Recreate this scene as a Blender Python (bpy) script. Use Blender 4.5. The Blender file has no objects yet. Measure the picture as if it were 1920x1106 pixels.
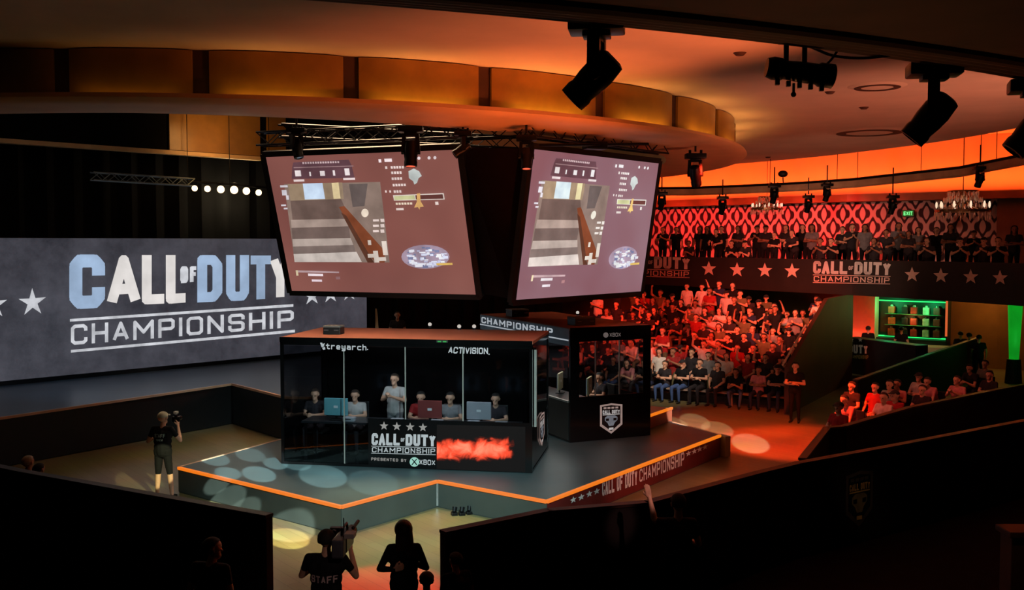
import bpy, bmesh, math, random
import numpy as np
from mathutils import Vector, Matrix
from mathutils.bvhtree import BVHTree
random.seed(7)
R = math.radians
PI = math.pi
V = Vector

# ------------------------------------------------------------------ camera, world, exposure
SC = bpy.context.scene
FPX, HCAM = 1900.0, 5.2
PITCH = math.atan(98 / FPX)
cam_d = bpy.data.cameras.new('camera')
cam_d.sensor_width = 36.0
cam_d.lens = FPX * 36.0 / 1920.0
cam_d.clip_end = 300
cam = bpy.data.objects.new('camera', cam_d)
SC.collection.objects.link(cam)
cam.location = (0, 0, HCAM)
cam.rotation_euler = (PI / 2 - PITCH, 0, 0)
SC.camera = cam
world = bpy.data.worlds.new('world')
SC.world = world
world.use_nodes = True
world.node_tree.nodes['Background'].inputs[0].default_value = (0.55, 0.4, 0.35, 1)
world.node_tree.nodes['Background'].inputs[1].default_value = 0.0008
SC.view_settings.view_transform = 'Standard'
SC.view_settings.look = 'None'
SC.view_settings.exposure = 0.0
SC.view_settings.gamma = 1.0
SC.view_settings.use_curve_mapping = False

FWD = V((0, math.cos(PITCH), -math.sin(PITCH)))
UPV = V((0, math.sin(PITCH), math.cos(PITCH)))
EYE = V((0, 0, HCAM))
def ray(px, py):
    return FWD + V((1, 0, 0)) * ((px - 960) / FPX) + UPV * ((553 - py) / FPX)
def at_z(px, py, z):
    d = ray(px, py)
    return EYE + d * ((z - HCAM) / d.z)
def at_y(px, py, Y):
    d = ray(px, py)
    return EYE + d * (Y / d.y)
def on_plane(px, py, p0, n):
    d = ray(px, py)
    return EYE + d * ((p0 - EYE).dot(n) / d.dot(n))
def proj(P):
    q = P - EYE
    f = q.dot(FWD)
    return 960 + FPX * q.x / f, 553 - FPX * q.dot(UPV) / f

# ------------------------------------------------------------------ lights
def lamp(name, typ, loc, energy, col, aim=None, **k):
    L = bpy.data.lights.new(name, typ)
    L.energy = energy
    L.color = col
    for a, v in k.items():
        setattr(L, a, v)
    o = bpy.data.objects.new(name, L)
    SC.collection.objects.link(o)
    o.location = loc
    if aim is not None:
        o.rotation_euler = (V(aim) - V(loc)).to_track_quat('-Z', 'Y').to_euler()
    return o
def spot(name, loc, aim, energy, col, deg, blend=0.3, size=0.05):
    return lamp(name, 'SPOT', loc, energy, col, aim, spot_size=R(deg), spot_blend=blend, shadow_soft_size=size)

RED = (1.0, 0.045, 0.02)
ORANGE = (1.0, 0.20, 0.03)
AMBER = (1.0, 0.42, 0.10)
WARM = (1.0, 0.66, 0.38)
TEAL = (0.78, 1.0, 0.94)
# warm wash thrown up on the ceiling from the near balcony on the right hand side
spot('ceiling_wash', (8.5, 13.0, 2.6), (1.6, 17.4, 8.6), 5200, (1.0, 0.21, 0.07), 46, 1.0, 0.4)
spot('ceiling_wash', (9.0, 12.0, 2.4), (3.4, 15.0, 8.6), 500, (1.0, 0.31, 0.17), 50, 1.0, 0.4)
spot('ceiling_wash', (13.5, 15.0, 2.6), (8.6, 27.0, 8.6), 4600, (1.0, 0.32, 0.19), 70, 1.0, 0.4)
# added orange uplight that brightens the ring lip, unseen behind the right barrier
spot('lip_wash', (2.6, 16.4, 0.35), (0.8, 20.4, 7.6), 2500, (1.0, 0.21, 0.05), 46, 1.0, 0.3)
spot('soffit_wash', (4.0, 13.5, 1.2), (3.0, 8.6, 7.0), 130, (1.0, 0.40, 0.14), 70, 1.0, 0.3)  # added faint spot so the soffit ridges show
# arena floor wash from the dome over the stage
lamp('arena_wash', 'AREA', (-2.5, 25.0, 9.6), 1100, WARM, (-1.5, 23.0, 0), size=5.0, spread=R(78))
lamp('arena_wash', 'AREA', (-9.0, 24.0, 9.6), 60, (1.0, 0.72, 0.5), (-8.5, 24.0, 0), size=4.0)
lamp('dome_glow', 'POINT', (0.5, 29.5, 8.9), 55, (1.0, .62, .42), shadow_soft_size=.4)  # added point light that brightens the dome interior, no fixture there
# bleachers: red from the ring, warm white on the front rows
spot('bleacher_red', (4.6, 24.5, 7.2), (9.2, 38.0, 2.6), 11000, (1.0, 0.03, 0.01), 32, 0.8, 0.1)
spot('bleacher_red', (3.0, 26.0, 7.3), (6.4, 39.2, 2.3), 6500, (1.0, 0.03, 0.01), 32, 0.8, 0.1)
spot('bleacher_orange', (5.2, 24.5, 7.2), (10.0, 37.2, 2.2), 4200, (1.0, 0.13, 0.02), 22, 0.9, 0.1)
spot('bleacher_red', (2.2, 27.0, 7.3), (3.4, 37.4, 2.2), 7000, RED, 30, 0.8, 0.1)
spot('bleacher_white', (5.0, 25.9, 7.3), (5.0, 33.3, 0.9), 3000, (1.0, 0.84, 0.66), 24, 1.0, 0.1)
# red pools on the wooden floor
spot('floor_red', (5.2, 23.5, 7.3), (7.5, 26.0, 0), 11000, (1.0, 0.05, 0.008), 36, 0.5, 0.1)
spot('floor_red', (5.8, 22.0, 7.4), (6.6, 29.0, 0), 6500, (1.0, 0.09, 0.010), 26, 0.7, 0.1)
spot('floor_red', (-1.2, 20.6, 7.3), at_z(715, 1100, 0), 9500, (1.0, 0.03, 0.008), 13, 0.5, 0.05)
spot('floor_olive', (-1.6, 20.6, 7.4), at_z(740, 1000, 0), 1900, (1.0, 0.88, 0.42), 34, 0.9, 0.1)
spot('staff_fill', (1.2, 4.0, 6.6), (-2.2, 12.0, 1.2), 300, (1.0, .7, .62), 12, .9, .1)  # added weak spot for the shirt lettering, no fixture behind it
spot('pipe_fill', (9.0, 24.0, 2.6), (12.0, 38.5, 7.6), 700, (1.0, .62, .42), 46, 1.0, .2)  # added spot that lifts the curved pipe and the ceiling edge
# right skirt and right hand seating
spot('skirt_fill', (7.6, 14.0, 6.6), (3.0, 21.6, 0.3), 2600, (1.0, 0.42, 0.34), 26, 0.8, 0.1)  # added spot to brighten the printed skirt, not tied to any fixture
spot('seating_red', (4.8, 24.0, 7.2), (9.4, 24.0, 1.4), 800, (1.0, 0.07, 0.035), 38, 0.8, 0.1)
spot('seating_red', (4.8, 24.0, 7.2), (12.6, 27.6, 1.4), 600, (1.0, 0.14, 0.09), 26, 0.9, 0.1)
# left main stage: cool light
spot('stage_cool', (-8.5, 24.5, 7.3), (-11.5, 29.0, 1.2), 900, (0.55, 0.8, 1.0), 60, 0.9, 0.2)

# ------------------------------------------------------------------ materials
def lin(c):
    return tuple(((x / 255.0) / 12.92 if x / 255.0 <= 0.04045 else (((x / 255.0) + 0.055) / 1.055) ** 2.4) for x in c)
MATS = {}
def M(name, rgb, rough=0.6, metal=0.0, noise=None, emit=0.0, spec=0.5, bump=0.0, coat=0.0):
    """procedural principled material; noise=(scale, amount) varies the colour"""
    if name in MATS:
        return MATS[name]
    m = bpy.data.materials.new(name)
    m.use_nodes = True
    nt = m.node_tree
    b = nt.nodes['Principled BSDF']
    c = lin(rgb)
    b.inputs['Base Color'].default_value = (*c, 1)
    b.inputs['Roughness'].default_value = rough
    b.inputs['Metallic'].default_value = metal
    b.inputs['Specular IOR Level'].default_value = spec
    b.inputs['Coat Weight'].default_value = coat
    if emit:
        b.inputs['Emission Color'].default_value = (*c, 1)
        b.inputs['Emission Strength'].default_value = emit
        b.inputs['Base Color'].default_value = (0.02, 0.02, 0.02, 1)
    if noise:
        tc = nt.nodes.new('ShaderNodeTexCoord')
        n = nt.nodes.new('ShaderNodeTexNoise')
        n.inputs['Scale'].default_value = noise[0]
        n.inputs['Detail'].default_value = 5
        nt.links.new(tc.outputs['Object'], n.inputs['Vector'])
        r = nt.nodes.new('ShaderNodeValToRGB')
        a = noise[1]
        r.color_ramp.elements[0].position = 0.3
        r.color_ramp.elements[1].position = 0.7
        r.color_ramp.elements[0].color = tuple(x * (1 - a) for x in c) + (1,)
        r.color_ramp.elements[1].color = tuple(min(1, x * (1 + a)) for x in c) + (1,)
        nt.links.new(n.outputs['Fac'], r.inputs['Fac'])
        nt.links.new(r.outputs['Color'], b.inputs['Emission Color' if emit else 'Base Color'])
        if bump:
            bp = nt.nodes.new('ShaderNodeBump')
            bp.inputs['Strength'].default_value = bump
            nt.links.new(n.outputs['Fac'], bp.inputs['Height'])
            nt.links.new(bp.outputs['Normal'], b.inputs['Normal'])
    MATS[name] = m
    return m

BLACK = M('black_paint', (16, 15, 16), 0.5, noise=(3, .25))
BLACKMETAL = M('black_metal', (20, 20, 22), 0.35, 0.6, noise=(6, .2))
DRAPE = M('black_drape', (9, 9, 10), 0.95, noise=(2, .3), spec=.1)
GLOSSBLACK = M('gloss_black', (9, 9, 11), 0.12, noise=(2, .2))
SILVER = M('brushed_aluminium', (150, 152, 155), 0.35, 0.9, noise=(8, .15))
PLASTER = M('ceiling_plaster', (205, 180, 160), 0.9, noise=(.7, .08), bump=.05)
WOODPANEL = M('amber_wood', (132, 96, 34), 0.28, noise=(1.6, .18), spec=.4)
LIPPLASTER = M('painted_lip', (196, 148, 104), 0.6, noise=(1.2, .08))
BROWNSOFFIT = M('brown_soffit', (92, 58, 36), 0.7, noise=(1.2, .25))
WHITE_PRINT = M('white_print', (214, 210, 206), 0.6, noise=(9, .08))
SALMON_PRINT = M('faded_print', (226, 196, 182), 0.6, noise=(9, .1))
SKIN = M('skin', (206, 156, 128), 0.55, noise=(20, .08))
SKIN_DARK = M('skin_tan', (156, 106, 80), 0.55, noise=(20, .08))
HAIR_D = M('dark_hair', (20, 15, 13), 0.8, noise=(40, .3))
HAIR_B = M('brown_hair', (46, 31, 22), 0.8, noise=(40, .3))
SHOE = M('dark_shoe', (24, 24, 26), 0.5, noise=(20, .2))

def glass_mat(name, tint, refl, rough=0.02):
    m = bpy.data.materials.new(name)
    m.use_nodes = True
    nt = m.node_tree
    nt.nodes.remove(nt.nodes['Principled BSDF'])
    out = nt.nodes['Material Output']
    t = nt.nodes.new('ShaderNodeBsdfTransparent')
    t.inputs[0].default_value = (*tint, 1)
    g = nt.nodes.new('ShaderNodeBsdfGlossy')
    g.inputs['Roughness'].default_value = rough
    f = nt.nodes.new('ShaderNodeFresnel')
    f.inputs['IOR'].default_value = refl
    mx = nt.nodes.new('ShaderNodeMixShader')
    geo = nt.nodes.new('ShaderNodeNewGeometry')
    inv = nt.nodes.new('ShaderNodeMath'); inv.operation = 'SUBTRACT'; inv.inputs[0].default_value = 1.0
    mul = nt.nodes.new('ShaderNodeMath'); mul.operation = 'MULTIPLY'
    nt.links.new(geo.outputs['Backfacing'], inv.inputs[1])
    nt.links.new(f.outputs[0], mul.inputs[0]); nt.links.new(inv.outputs[0], mul.inputs[1])
    nt.links.new(mul.outputs[0], mx.inputs[0])
    nt.links.new(t.outputs[0], mx.inputs[1])
    nt.links.new(g.outputs[0], mx.inputs[2])
    nt.links.new(mx.outputs[0], out.inputs[0])
    MATS[name] = m
    return m
GLASS = glass_mat('booth_glass', (.62, .64, .66), 1.6)
GLASS_CLEAR = glass_mat('booth_glass_clear', (.8, .82, .84), 1.45)

def planks_mat(name, c1, c2, rot, w=0.22, rough=0.35):
    m = bpy.data.materials.new(name)
    m.use_nodes = True
    nt = m.node_tree
    b = nt.nodes['Principled BSDF']
    b.inputs['Roughness'].default_value = rough
    tc = nt.nodes.new('ShaderNodeTexCoord')
    mp = nt.nodes.new('ShaderNodeMapping')
    mp.inputs['Rotation'].default_value = (0, 0, rot)
    br = nt.nodes.new('ShaderNodeTexBrick')
    br.inputs['Color1'].default_value = (*lin(c1), 1)
    br.inputs['Color2'].default_value = (*lin(c2), 1)
    br.inputs['Mortar'].default_value = (*[x * .5 for x in lin(c2)], 1)
    br.inputs['Scale'].default_value = 1.0
    br.inputs['Mortar Size'].default_value = 0.004
    br.inputs['Brick Width'].default_value = 2.2
    br.inputs['Row Height'].default_value = w
    no = nt.nodes.new('ShaderNodeTexNoise')
    no.inputs['Scale'].default_value = .8
    mx = nt.nodes.new('ShaderNodeMixRGB')
    mx.blend_type = 'MULTIPLY'
    mx.inputs[0].default_value = .5
    nt.links.new(tc.outputs['Object'], mp.inputs['Vector'])
    nt.links.new(mp.outputs[0], br.inputs['Vector'])
    nt.links.new(tc.outputs['Object'], no.inputs['Vector'])
    nt.links.new(br.outputs['Color'], mx.inputs[1])
    nt.links.new(no.outputs['Color'], mx.inputs[2])
    nt.links.new(mx.outputs[0], b.inputs['Base Color'])
    MATS[name] = m
    return m
FLOORWOOD = planks_mat('floor_boards', (134, 120, 84), (122, 108, 74), R(52))

def damask_mat():
    m = bpy.data.materials.new('damask_wallpaper')
    m.use_nodes = True
    nt = m.node_tree
    b = nt.nodes['Principled BSDF']
    b.inputs['Roughness'].default_value = .7
    uv = nt.nodes.new('ShaderNodeUVMap')
    sp = nt.nodes.new('ShaderNodeSeparateXYZ')
    nt.links.new(uv.outputs[0], sp.inputs[0])
    def math_(op, a, bb=None):
        n = nt.nodes.new('ShaderNodeMath')
        n.operation = op
        for i, x in enumerate((a, bb)):
            if x is None:
                continue
            if isinstance(x, (int, float)):
                n.inputs[i].default_value = x
            else:
                nt.links.new(x, n.inputs[i])
        return n.outputs[0]
    cu = math_('COSINE', math_('MULTIPLY', sp.outputs[0], 2 * PI / .9))
    cv = math_('COSINE', math_('MULTIPLY', sp.outputs[1], 2 * PI / 1.25))
    cu2 = math_('COSINE', math_('MULTIPLY', sp.outputs[0], 2 * PI / .3))
    s = math_('ADD', math_('ADD', cu, cv), math_('MULTIPLY', cu2, .28))
    fac = math_('ADD', math_('MULTIPLY', s, .22), .5)
    r = nt.nodes.new('ShaderNodeValToRGB')
    cr = r.color_ramp
    pale, dark = (*lin((226, 196, 186)), 1), (*lin((48, 20, 24)), 1)
    cr.elements[0].position, cr.elements[0].color = 0.0, pale
    cr.elements[1].position, cr.elements[1].color = 1.0, pale
    for p, c in ((.16, pale), (.22, dark), (.36, dark), (.41, pale), (.60, pale), (.65, dark), (.78, dark), (.83, pale)):
        e = cr.elements.new(p)
        e.color = c
    nt.links.new(fac, r.inputs[0])
    nt.links.new(r.outputs[0], b.inputs['Base Color'])
    MATS['damask'] = m
    return m
DAMASK = damask_mat()

# ------------------------------------------------------------------ mesh builder
class MB:
    def __init__(s):
        s.v, s.f, s.m, s.uv = [], [], [], None
    def add(s, vs, fs, mi=0):
        o = len(s.v)
        s.v += [V(x) for x in vs]
        s.f += [tuple(o + i for i in f) for f in fs]
        s.m += [mi] * len(fs)
    def quad(s, a, b, c, d, mi=0):
        s.add([a, b, c, d], [(0, 1, 2, 3)], mi)
    def box(s, c, size, mi=0, rz=0.0, mat=None, bev=0.0):
        hx, hy, hz = (x / 2 for x in size)
        T = mat if mat is not None else Matrix.Rotation(rz, 4, 'Z')
        T = Matrix.Translation(V(c)) @ T
        if bev <= 0:
            vs = [T @ V((x, y, z)) for x in (-hx, hx) for y in (-hy, hy) for z in (-hz, hz)]
            s.add(vs, [(0, 1, 3, 2), (4, 6, 7, 5), (0, 4, 5, 1), (2, 3, 7, 6), (0, 2, 6, 4), (1, 5, 7, 3)], mi)
        else:
            bm = bmesh.new()
            bmesh.ops.create_cube(bm, size=1)
            for v in bm.verts:
                v.co = V((v.co.x * 2 * hx, v.co.y * 2 * hy, v.co.z * 2 * hz))
            bmesh.ops.bevel(bm, geom=bm.edges[:], offset=bev, segments=2, affect='EDGES', profile=.6)
            bm.verts.index_update()
            s.add([T @ v.co for v in bm.verts], [[v.index for v in f.verts] for f in bm.faces], mi)
            bm.free()
    def bar(s, p0, p1, w, h, mi=0, up=V((0, 0, 1))):
        p0, p1 = V(p0), V(p1)
        d = (p1 - p0)
        L = d.length
        d.normalize()
        x = d.cross(up)
        if x.length < 1e-5:
            x = V((1, 0, 0))
        x.normalize()
        z = x.cross(d)
        vs = []
        for q in (p0, p1):
            for a, b in ((-1, -1), (1, -1), (1, 1), (-1, 1)):
                vs.append(q + x * a * w / 2 + z * b * h / 2)
        s.add(vs, [(0, 1, 2, 3), (7, 6, 5, 4), (0, 4, 5, 1), (1, 5, 6, 2), (2, 6, 7, 3), (3, 7, 4, 0)], mi)
    def prism(s, poly, z0, z1, mi=0, mtop=None):
        n = len(poly)
        z0 = z0 if isinstance(z0, (list, tuple)) else [z0] * n
        z1 = z1 if isinstance(z1, (list, tuple)) else [z1] * n
        vs = [V((p[0], p[1], z0[i])) for i, p in enumerate(poly)] + [V((p[0], p[1], z1[i])) for i, p in enumerate(poly)]
        s.add(vs, [(i, (i + 1) % n, n + (i + 1) % n, n + i) for i in range(n)], mi)
        s.add(vs, [tuple(range(n, 2 * n))], mi if mtop is None else mtop)
        s.add(vs, [tuple(range(n - 1, -1, -1))], mi)
    def cyl(s, p0, p1, r0, r1=None, n=12, mi=0, caps=True):
        r1 = r0 if r1 is None else r1
        p0, p1 = V(p0), V(p1)
        d = (p1 - p0).normalized()
        x = d.orthogonal().normalized()
        y = d.cross(x)
        vs = []
        for q, r in ((p0, r0), (p1, r1)):
            for i in range(n):
                a = 2 * PI * i / n
                vs.append(q + x * r * math.cos(a) + y * r * math.sin(a))
        fs = [(i, (i + 1) % n, n + (i + 1) % n, n + i) for i in range(n)]
        if caps:
            fs += [tuple(range(n - 1, -1, -1)), tuple(range(n, 2 * n))]
        s.add(vs, fs, mi)
    def tube(s, pts, r, n=6, mi=0):
        pts = [V(p) for p in pts]
        vs = []
        for i, p in enumerate(pts):
            d = (pts[min(i + 1, len(pts) - 1)] - pts[max(i - 1, 0)]).normalized()
            x = d.cross(V((0, 0, 1)))
            if x.length < 1e-4:
                x = d.orthogonal()
            x.normalize()
            y = d.cross(x)
            for k in range(n):
                a = 2 * PI * k / n
                vs.append(p + x * r * math.cos(a) + y * r * math.sin(a))
        fs = []
        for i in range(len(pts) - 1):
            for k in range(n):
                fs.append((i * n + k, i * n + (k + 1) % n, (i + 1) * n + (k + 1) % n, (i + 1) * n + k))
        fs += [tuple(range(n - 1, -1, -1)), tuple(range(len(vs) - n, len(vs)))]
        s.add(vs, fs, mi)
    def sphere(s, c, r, mi=0, nu=12, nv=8, sc=(1, 1, 1), z0=-1.0):
        c = V(c)
        vs, fs = [], []
        a0 = math.asin(max(-1, min(1, z0)))
        for j in range(nv + 1):
            t = a0 + (PI / 2 - a0) * j / nv
            for i in range(nu):
                a = 2 * PI * i / nu
                vs.append(c + V((math.cos(a) * math.cos(t) * r * sc[0], math.sin(a) * math.cos(t) * r * sc[1], math.sin(t) * r * sc[2])))
        for j in range(nv):
            for i in range(nu):
                fs.append((j * nu + i, j * nu + (i + 1) % nu, (j + 1) * nu + (i + 1) % nu, (j + 1) * nu + i))
        s.add(vs, fs, mi)
    def arc(s, prof, C, t0, t1, n, mi=0, closed=False):
        vs, fs = [], []
        k = len(prof)
        for i in range(n + 1):
            t = t0 + (t1 - t0) * i / n
            for r, z in prof:
                vs.append(V((C[0] + r * math.cos(t), C[1] + r * math.sin(t), z)))
        for i in range(n):
            for j in range(k if closed else k - 1):
                j2 = (j + 1) % k
                fs.append((i * k + j, i * k + j2, (i + 1) * k + j2, (i + 1) * k + j))
        s.add(vs, fs, mi)

def wm(o):
    return (wm(o.parent) @ o.matrix_basis) if o.parent else o.matrix_basis.copy()
def tag(o, label=None, cat=None, group=None, kind=None):
    if label: o['label'] = label
    if cat: o['category'] = cat
    if group: o['group'] = group
    if kind: o['kind'] = kind
    return o
def obj(name, mb, mats, parent=None, label=None, cat=None, group=None, kind=None, local=False, smooth=False, fixn=True):
    """MB -> ONE mesh object; MB coordinates are world unless local=True"""
    me = bpy.data.meshes.new(name)
    vs = mb.v
    o = bpy.data.objects.new(name, me)
    SC.collection.objects.link(o)
    if parent is not None:
        o.parent = parent
        if not local:
            inv = wm(parent).inverted()
            vs = [inv @ v for v in vs]
    elif not local:
        lo = V((min(v.x for v in vs), min(v.y for v in vs), min(v.z for v in vs)))
        hi = V((max(v.x for v in vs), max(v.y for v in vs), 0))
        c = V(((lo.x + hi.x) / 2, (lo.y + hi.y) / 2, lo.z))
        o.location = c
        vs = [v - c for v in vs]
    me.from_pydata([tuple(v) for v in vs], [], mb.f)
    for m in (mats if isinstance(mats, (list, tuple)) else [mats]):
        me.materials.append(m)
    me.polygons.foreach_set('material_index', mb.m)
    if fixn:
        bm = bmesh.new()
        bm.from_mesh(me)
        bmesh.ops.recalc_face_normals(bm, faces=bm.faces[:])
        bm.to_mesh(me)
        bm.free()
    if smooth:
        me.polygons.foreach_set('use_smooth', [True] * len(me.polygons))
        try:
            me.set_sharp_from_angle(angle=R(40))
        except Exception:
            pass
    me.update()
    return tag(o, label, cat, group, kind)
def empty(name, loc, rz=0.0, label=None, cat=None, group=None, kind=None):
    o = bpy.data.objects.new(name, None)
    SC.collection.objects.link(o)
    o.location = loc
    o.rotation_euler = (0, 0, rz)
    o.empty_display_size = .2
    return tag(o, label, cat, group, kind)
def copy_tree(o, parent=None):
    c = o.copy()
    SC.collection.objects.link(c)
    c.parent = parent
    for ch in [x for x in SC.collection.objects if x.parent == o]:
        copy_tree(ch, c)
    return c

# ------------------------------------------------------------------ lettering
G = {
 'A': [[(0, 0), (.5, 1), (1, 0)], [(.2, .3), (.8, .3)]],
 'B': [[(0, 0), (0, 1), (.8, 1), (1, .86), (1, .66), (.8, .52), (0, .52)], [(.8, .52), (1, .4), (1, .14), (.8, 0), (0, 0)]],
 'C': [[(1, .80), (1, .88), (.82, 1), (.18, 1), (0, .88), (0, .12), (.18, 0), (.82, 0), (1, .12), (1, .20)]],
 'D': [[(0, 0), (0, 1), (.72, 1), (1, .85), (1, .15), (.72, 0), (0, 0)]],
 'E': [[(1, 1), (0, 1), (0, 0), (1, 0)], [(0, .5), (.8, .5)]],
 'F': [[(1, 1), (0, 1), (0, 0)], [(0, .5), (.8, .5)]],
 'H': [[(0, 0), (0, 1)], [(1, 0), (1, 1)], [(0, .5), (1, .5)]],
 'I': [[(.5, 0), (.5, 1)]],
 'L': [[(0, 1), (0, 0), (1, 0)]],
 'M': [[(0, 0), (0, 1), (.5, .35), (1, 1), (1, 0)]],
 'N': [[(0, 0), (0, 1), (1, 0), (1, 1)]],
 'O': [[(.18, 0), (0, .12), (0, .88), (.18, 1), (.82, 1), (1, .88), (1, .12), (.82, 0), (.18, 0)]],
 'P': [[(0, 0), (0, 1), (.85, 1), (1, .9), (1, .55), (.85, .45), (0, .45)]],
 'R': [[(0, 0), (0, 1), (.85, 1), (1, .9), (1, .58), (.85, .48), (0, .48)], [(.55, .48), (1, 0)]],
 'S': [[(1, .8), (1, .9), (.85, 1), (.15, 1), (0, .9), (0, .62), (.15, .52), (.85, .5), (1, .4), (1, .1), (.85, 0), (.15, 0), (0, .1), (0, .22)]],
 'T': [[(0, 1), (1, 1)], [(.5, 1), (.5, 0)]],
 'U': [[(0, 1), (0, .12), (.18, 0), (.82, 0), (1, .12), (1, 1)]],
 'V': [[(0, 1), (.5, 0), (1, 1)]],
 'W': [[(0, 1), (.25, 0), (.5, .7), (.75, 0), (1, 1)]],
 'X': [[(0, 0), (1, 1)], [(0, 1), (1, 0)]],
 'Y': [[(0, 1), (.5, .48), (1, 1)], [(.5, .48), (.5, 0)]],
 't': [[(.4, .95), (.4, .12), (.6, 0), (1, 0)], [(0, .68), (.9, .68)]],
 'r': [[(0, 0), (0, .68)], [(0, .5), (.35, .68), (.9, .68)]],
 'e': [[(0, .34), (1, .34), (1, .55), (.8, .68), (.2, .68), (0, .55), (0, .13), (.2, 0), (.9, 0)]],
 'y': [[(0, .68), (0, .15), (.2, 0), (1, 0)], [(1, .68), (1, -.2), (.8, -.32), (.1, -.32)]],
 'a': [[(.1, .68), (.8, .68), (1, .55), (1, 0)], [(1, .4), (.2, .4), (0, .3), (0, .1), (.2, 0), (1, 0)]],
 'c': [[(1, .68), (.2, .68), (0, .55), (0, .13), (.2, 0), (1, 0)]],
 'h': [[(0, 0), (0, 1)], [(0, .5), (.3, .68), (.8, .68), (1, .55), (1, 0)]],
 '.': [[(.3, 0), (.7, 0)]], '-': [[(0, .5), (1, .5)]],
}
def glyph(mb, ch, fn, x0, w, h, t, y0=0.0, mi=0):
    """one letter from strokes of thickness t (in layout units); fn maps layout (x, y) to a point"""
    for pl in G[ch]:
        P = [(x0 + t / 2 + a * (w - t), y0 + t / 2 + b * (h - t)) for a, b in pl]
        for i in range(len(P) - 1):
            a, b = V(P[i]), V(P[i + 1])
            d = (b - a)
            if d.length < 1e-6:
                continue
            d.normalize()
            n = V((-d.y, d.x)) * (t / 2)
            diag = abs(d.x) > .25 and abs(d.y) > .25
            e = d * (t / 2 if not diag and (i == 0 or i == len(P) - 2) else 0)
            a2 = a - (e if i == 0 else d * 0)
            b2 = b + (e if i == len(P) - 2 else d * 0)
            q = [a2 - n, b2 - n, b2 + n, a2 + n]
            mb.add([fn(c.x, c.y) for c in q], [(0, 1, 2, 3)], mi)
        for i in range(1, len(P) - 1):
            c = [(P[i][0] + t / 2 * math.cos(PI / 8 + k * PI / 4) * 1.04, P[i][1] + t / 2 * math.sin(PI / 8 + k * PI / 4) * 1.04) for k in range(8)]
            mb.add([fn(*q) for q in c], [tuple(range(8))], mi)
def text(mb, s, fn, h=1.0, wid=.62, t=.2, gap=.12, mi=0, total=None):
    """letters laid out left to right, stretched to the unit width; fn(u 0..1, y 0..h)"""
    ws = [(t if c == 'I' else wid * .55 if c in ' .' else wid * 1.25 if c == 'M' else wid) for c in s]
    tot = sum(ws) + gap * (len(s) - 1)
    x = 0.0
    for c, w in zip(s, ws):
        if c != ' ':
            glyph(mb, c, lambda a, b: fn(a / tot, b), x, w, h, t, 0, mi)
        x += w + gap
def star(mb, c, ax, ay, r, mi=0, squash=.42):
    pts = []
    for k in range(10):
        a = PI / 2 + k * PI / 5
        q = r if k % 2 == 0 else r * squash
        pts.append(V(c) + V(ax) * q * math.cos(a) + V(ay) * q * math.sin(a))
    mb.add(pts + [V(c)], [(k, (k + 1) % 10, 10) for k in range(10)], mi)
def bil(tl, tr, br, bl):
    """bilinear pixel quad: (u from left, v from bottom) -> pixel"""
    def f(u, v):
        x = (bl[0] * (1 - u) + br[0] * u) * (1 - v) + (tl[0] * (1 - u) + tr[0] * u) * v
        y = (bl[1] * (1 - u) + br[1] * u) * (1 - v) + (tl[1] * (1 - u) + tr[1] * u) * v
        return x, y
    return f
def logo(mb, fn, mi=0, mi2=None):
    """the two-line tournament logo in a unit box: heavy line, thin rule, light line"""
    mi2 = mi if mi2 is None else mi2
    text(mb, 'CALL', lambda u, y: fn(u * .44, .42 + .58 * y), 1, .6, .24, .08, mi)
    text(mb, 'OF', lambda u, y: fn(.455 + u * .06, .62 + .18 * y), 1, .6, .22, .12, mi)
    text(mb, 'DUTY', lambda u, y: fn(.53 + u * .47, .42 + .58 * y), 1, .6, .24, .08, mi)
    for y0, y1 in ((.345, .375), (0, .03)):
        mb.add([fn(0, y0), fn(1, y0), fn(1, y1), fn(0, y1)], [(0, 1, 2, 3)], mi2)
    text(mb, 'CHAMPIONSHIP', lambda u, y: fn(.01 + u * .98, .06 + .25 * y), 1, .85, .17, .24, mi2)

# ================================================================== the setting
CR = V((-7.5, 32.0, 0))                       # centre of the round ceiling
mb = MB(); mb.box((1, 27, -.1), (54, 66, .2))
floor = obj('floor', mb, FLOORWOOD, kind='structure')
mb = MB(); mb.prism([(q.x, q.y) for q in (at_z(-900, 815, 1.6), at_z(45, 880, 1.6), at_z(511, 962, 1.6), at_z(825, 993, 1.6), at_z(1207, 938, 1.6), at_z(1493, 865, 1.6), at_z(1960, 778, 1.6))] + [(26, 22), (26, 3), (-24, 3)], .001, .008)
obj('floor_dark_sheet', mb, M('floor_shade_dark', (30, 24, 20), .95, noise=(3, .3), spec=.1), kind='structure')  # dark sheet added so the unlit floor outside the barriers stays black
# dark outer walls of the hall
mb = MB(); mb.box((-26, 27, 5), (.3, 66, 10.4)); obj('wall_left', mb, BLACK, kind='structure')
mb = MB(); mb.box((28.2, 27, 5), (.3, 66, 10.4)); obj('wall_right', mb, BLACK, kind='structure')
mb = MB(); mb.box((1, 60.2, 5), (54, .3, 10.4)); obj('wall_back', mb, BLACK, kind='structure')
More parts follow.
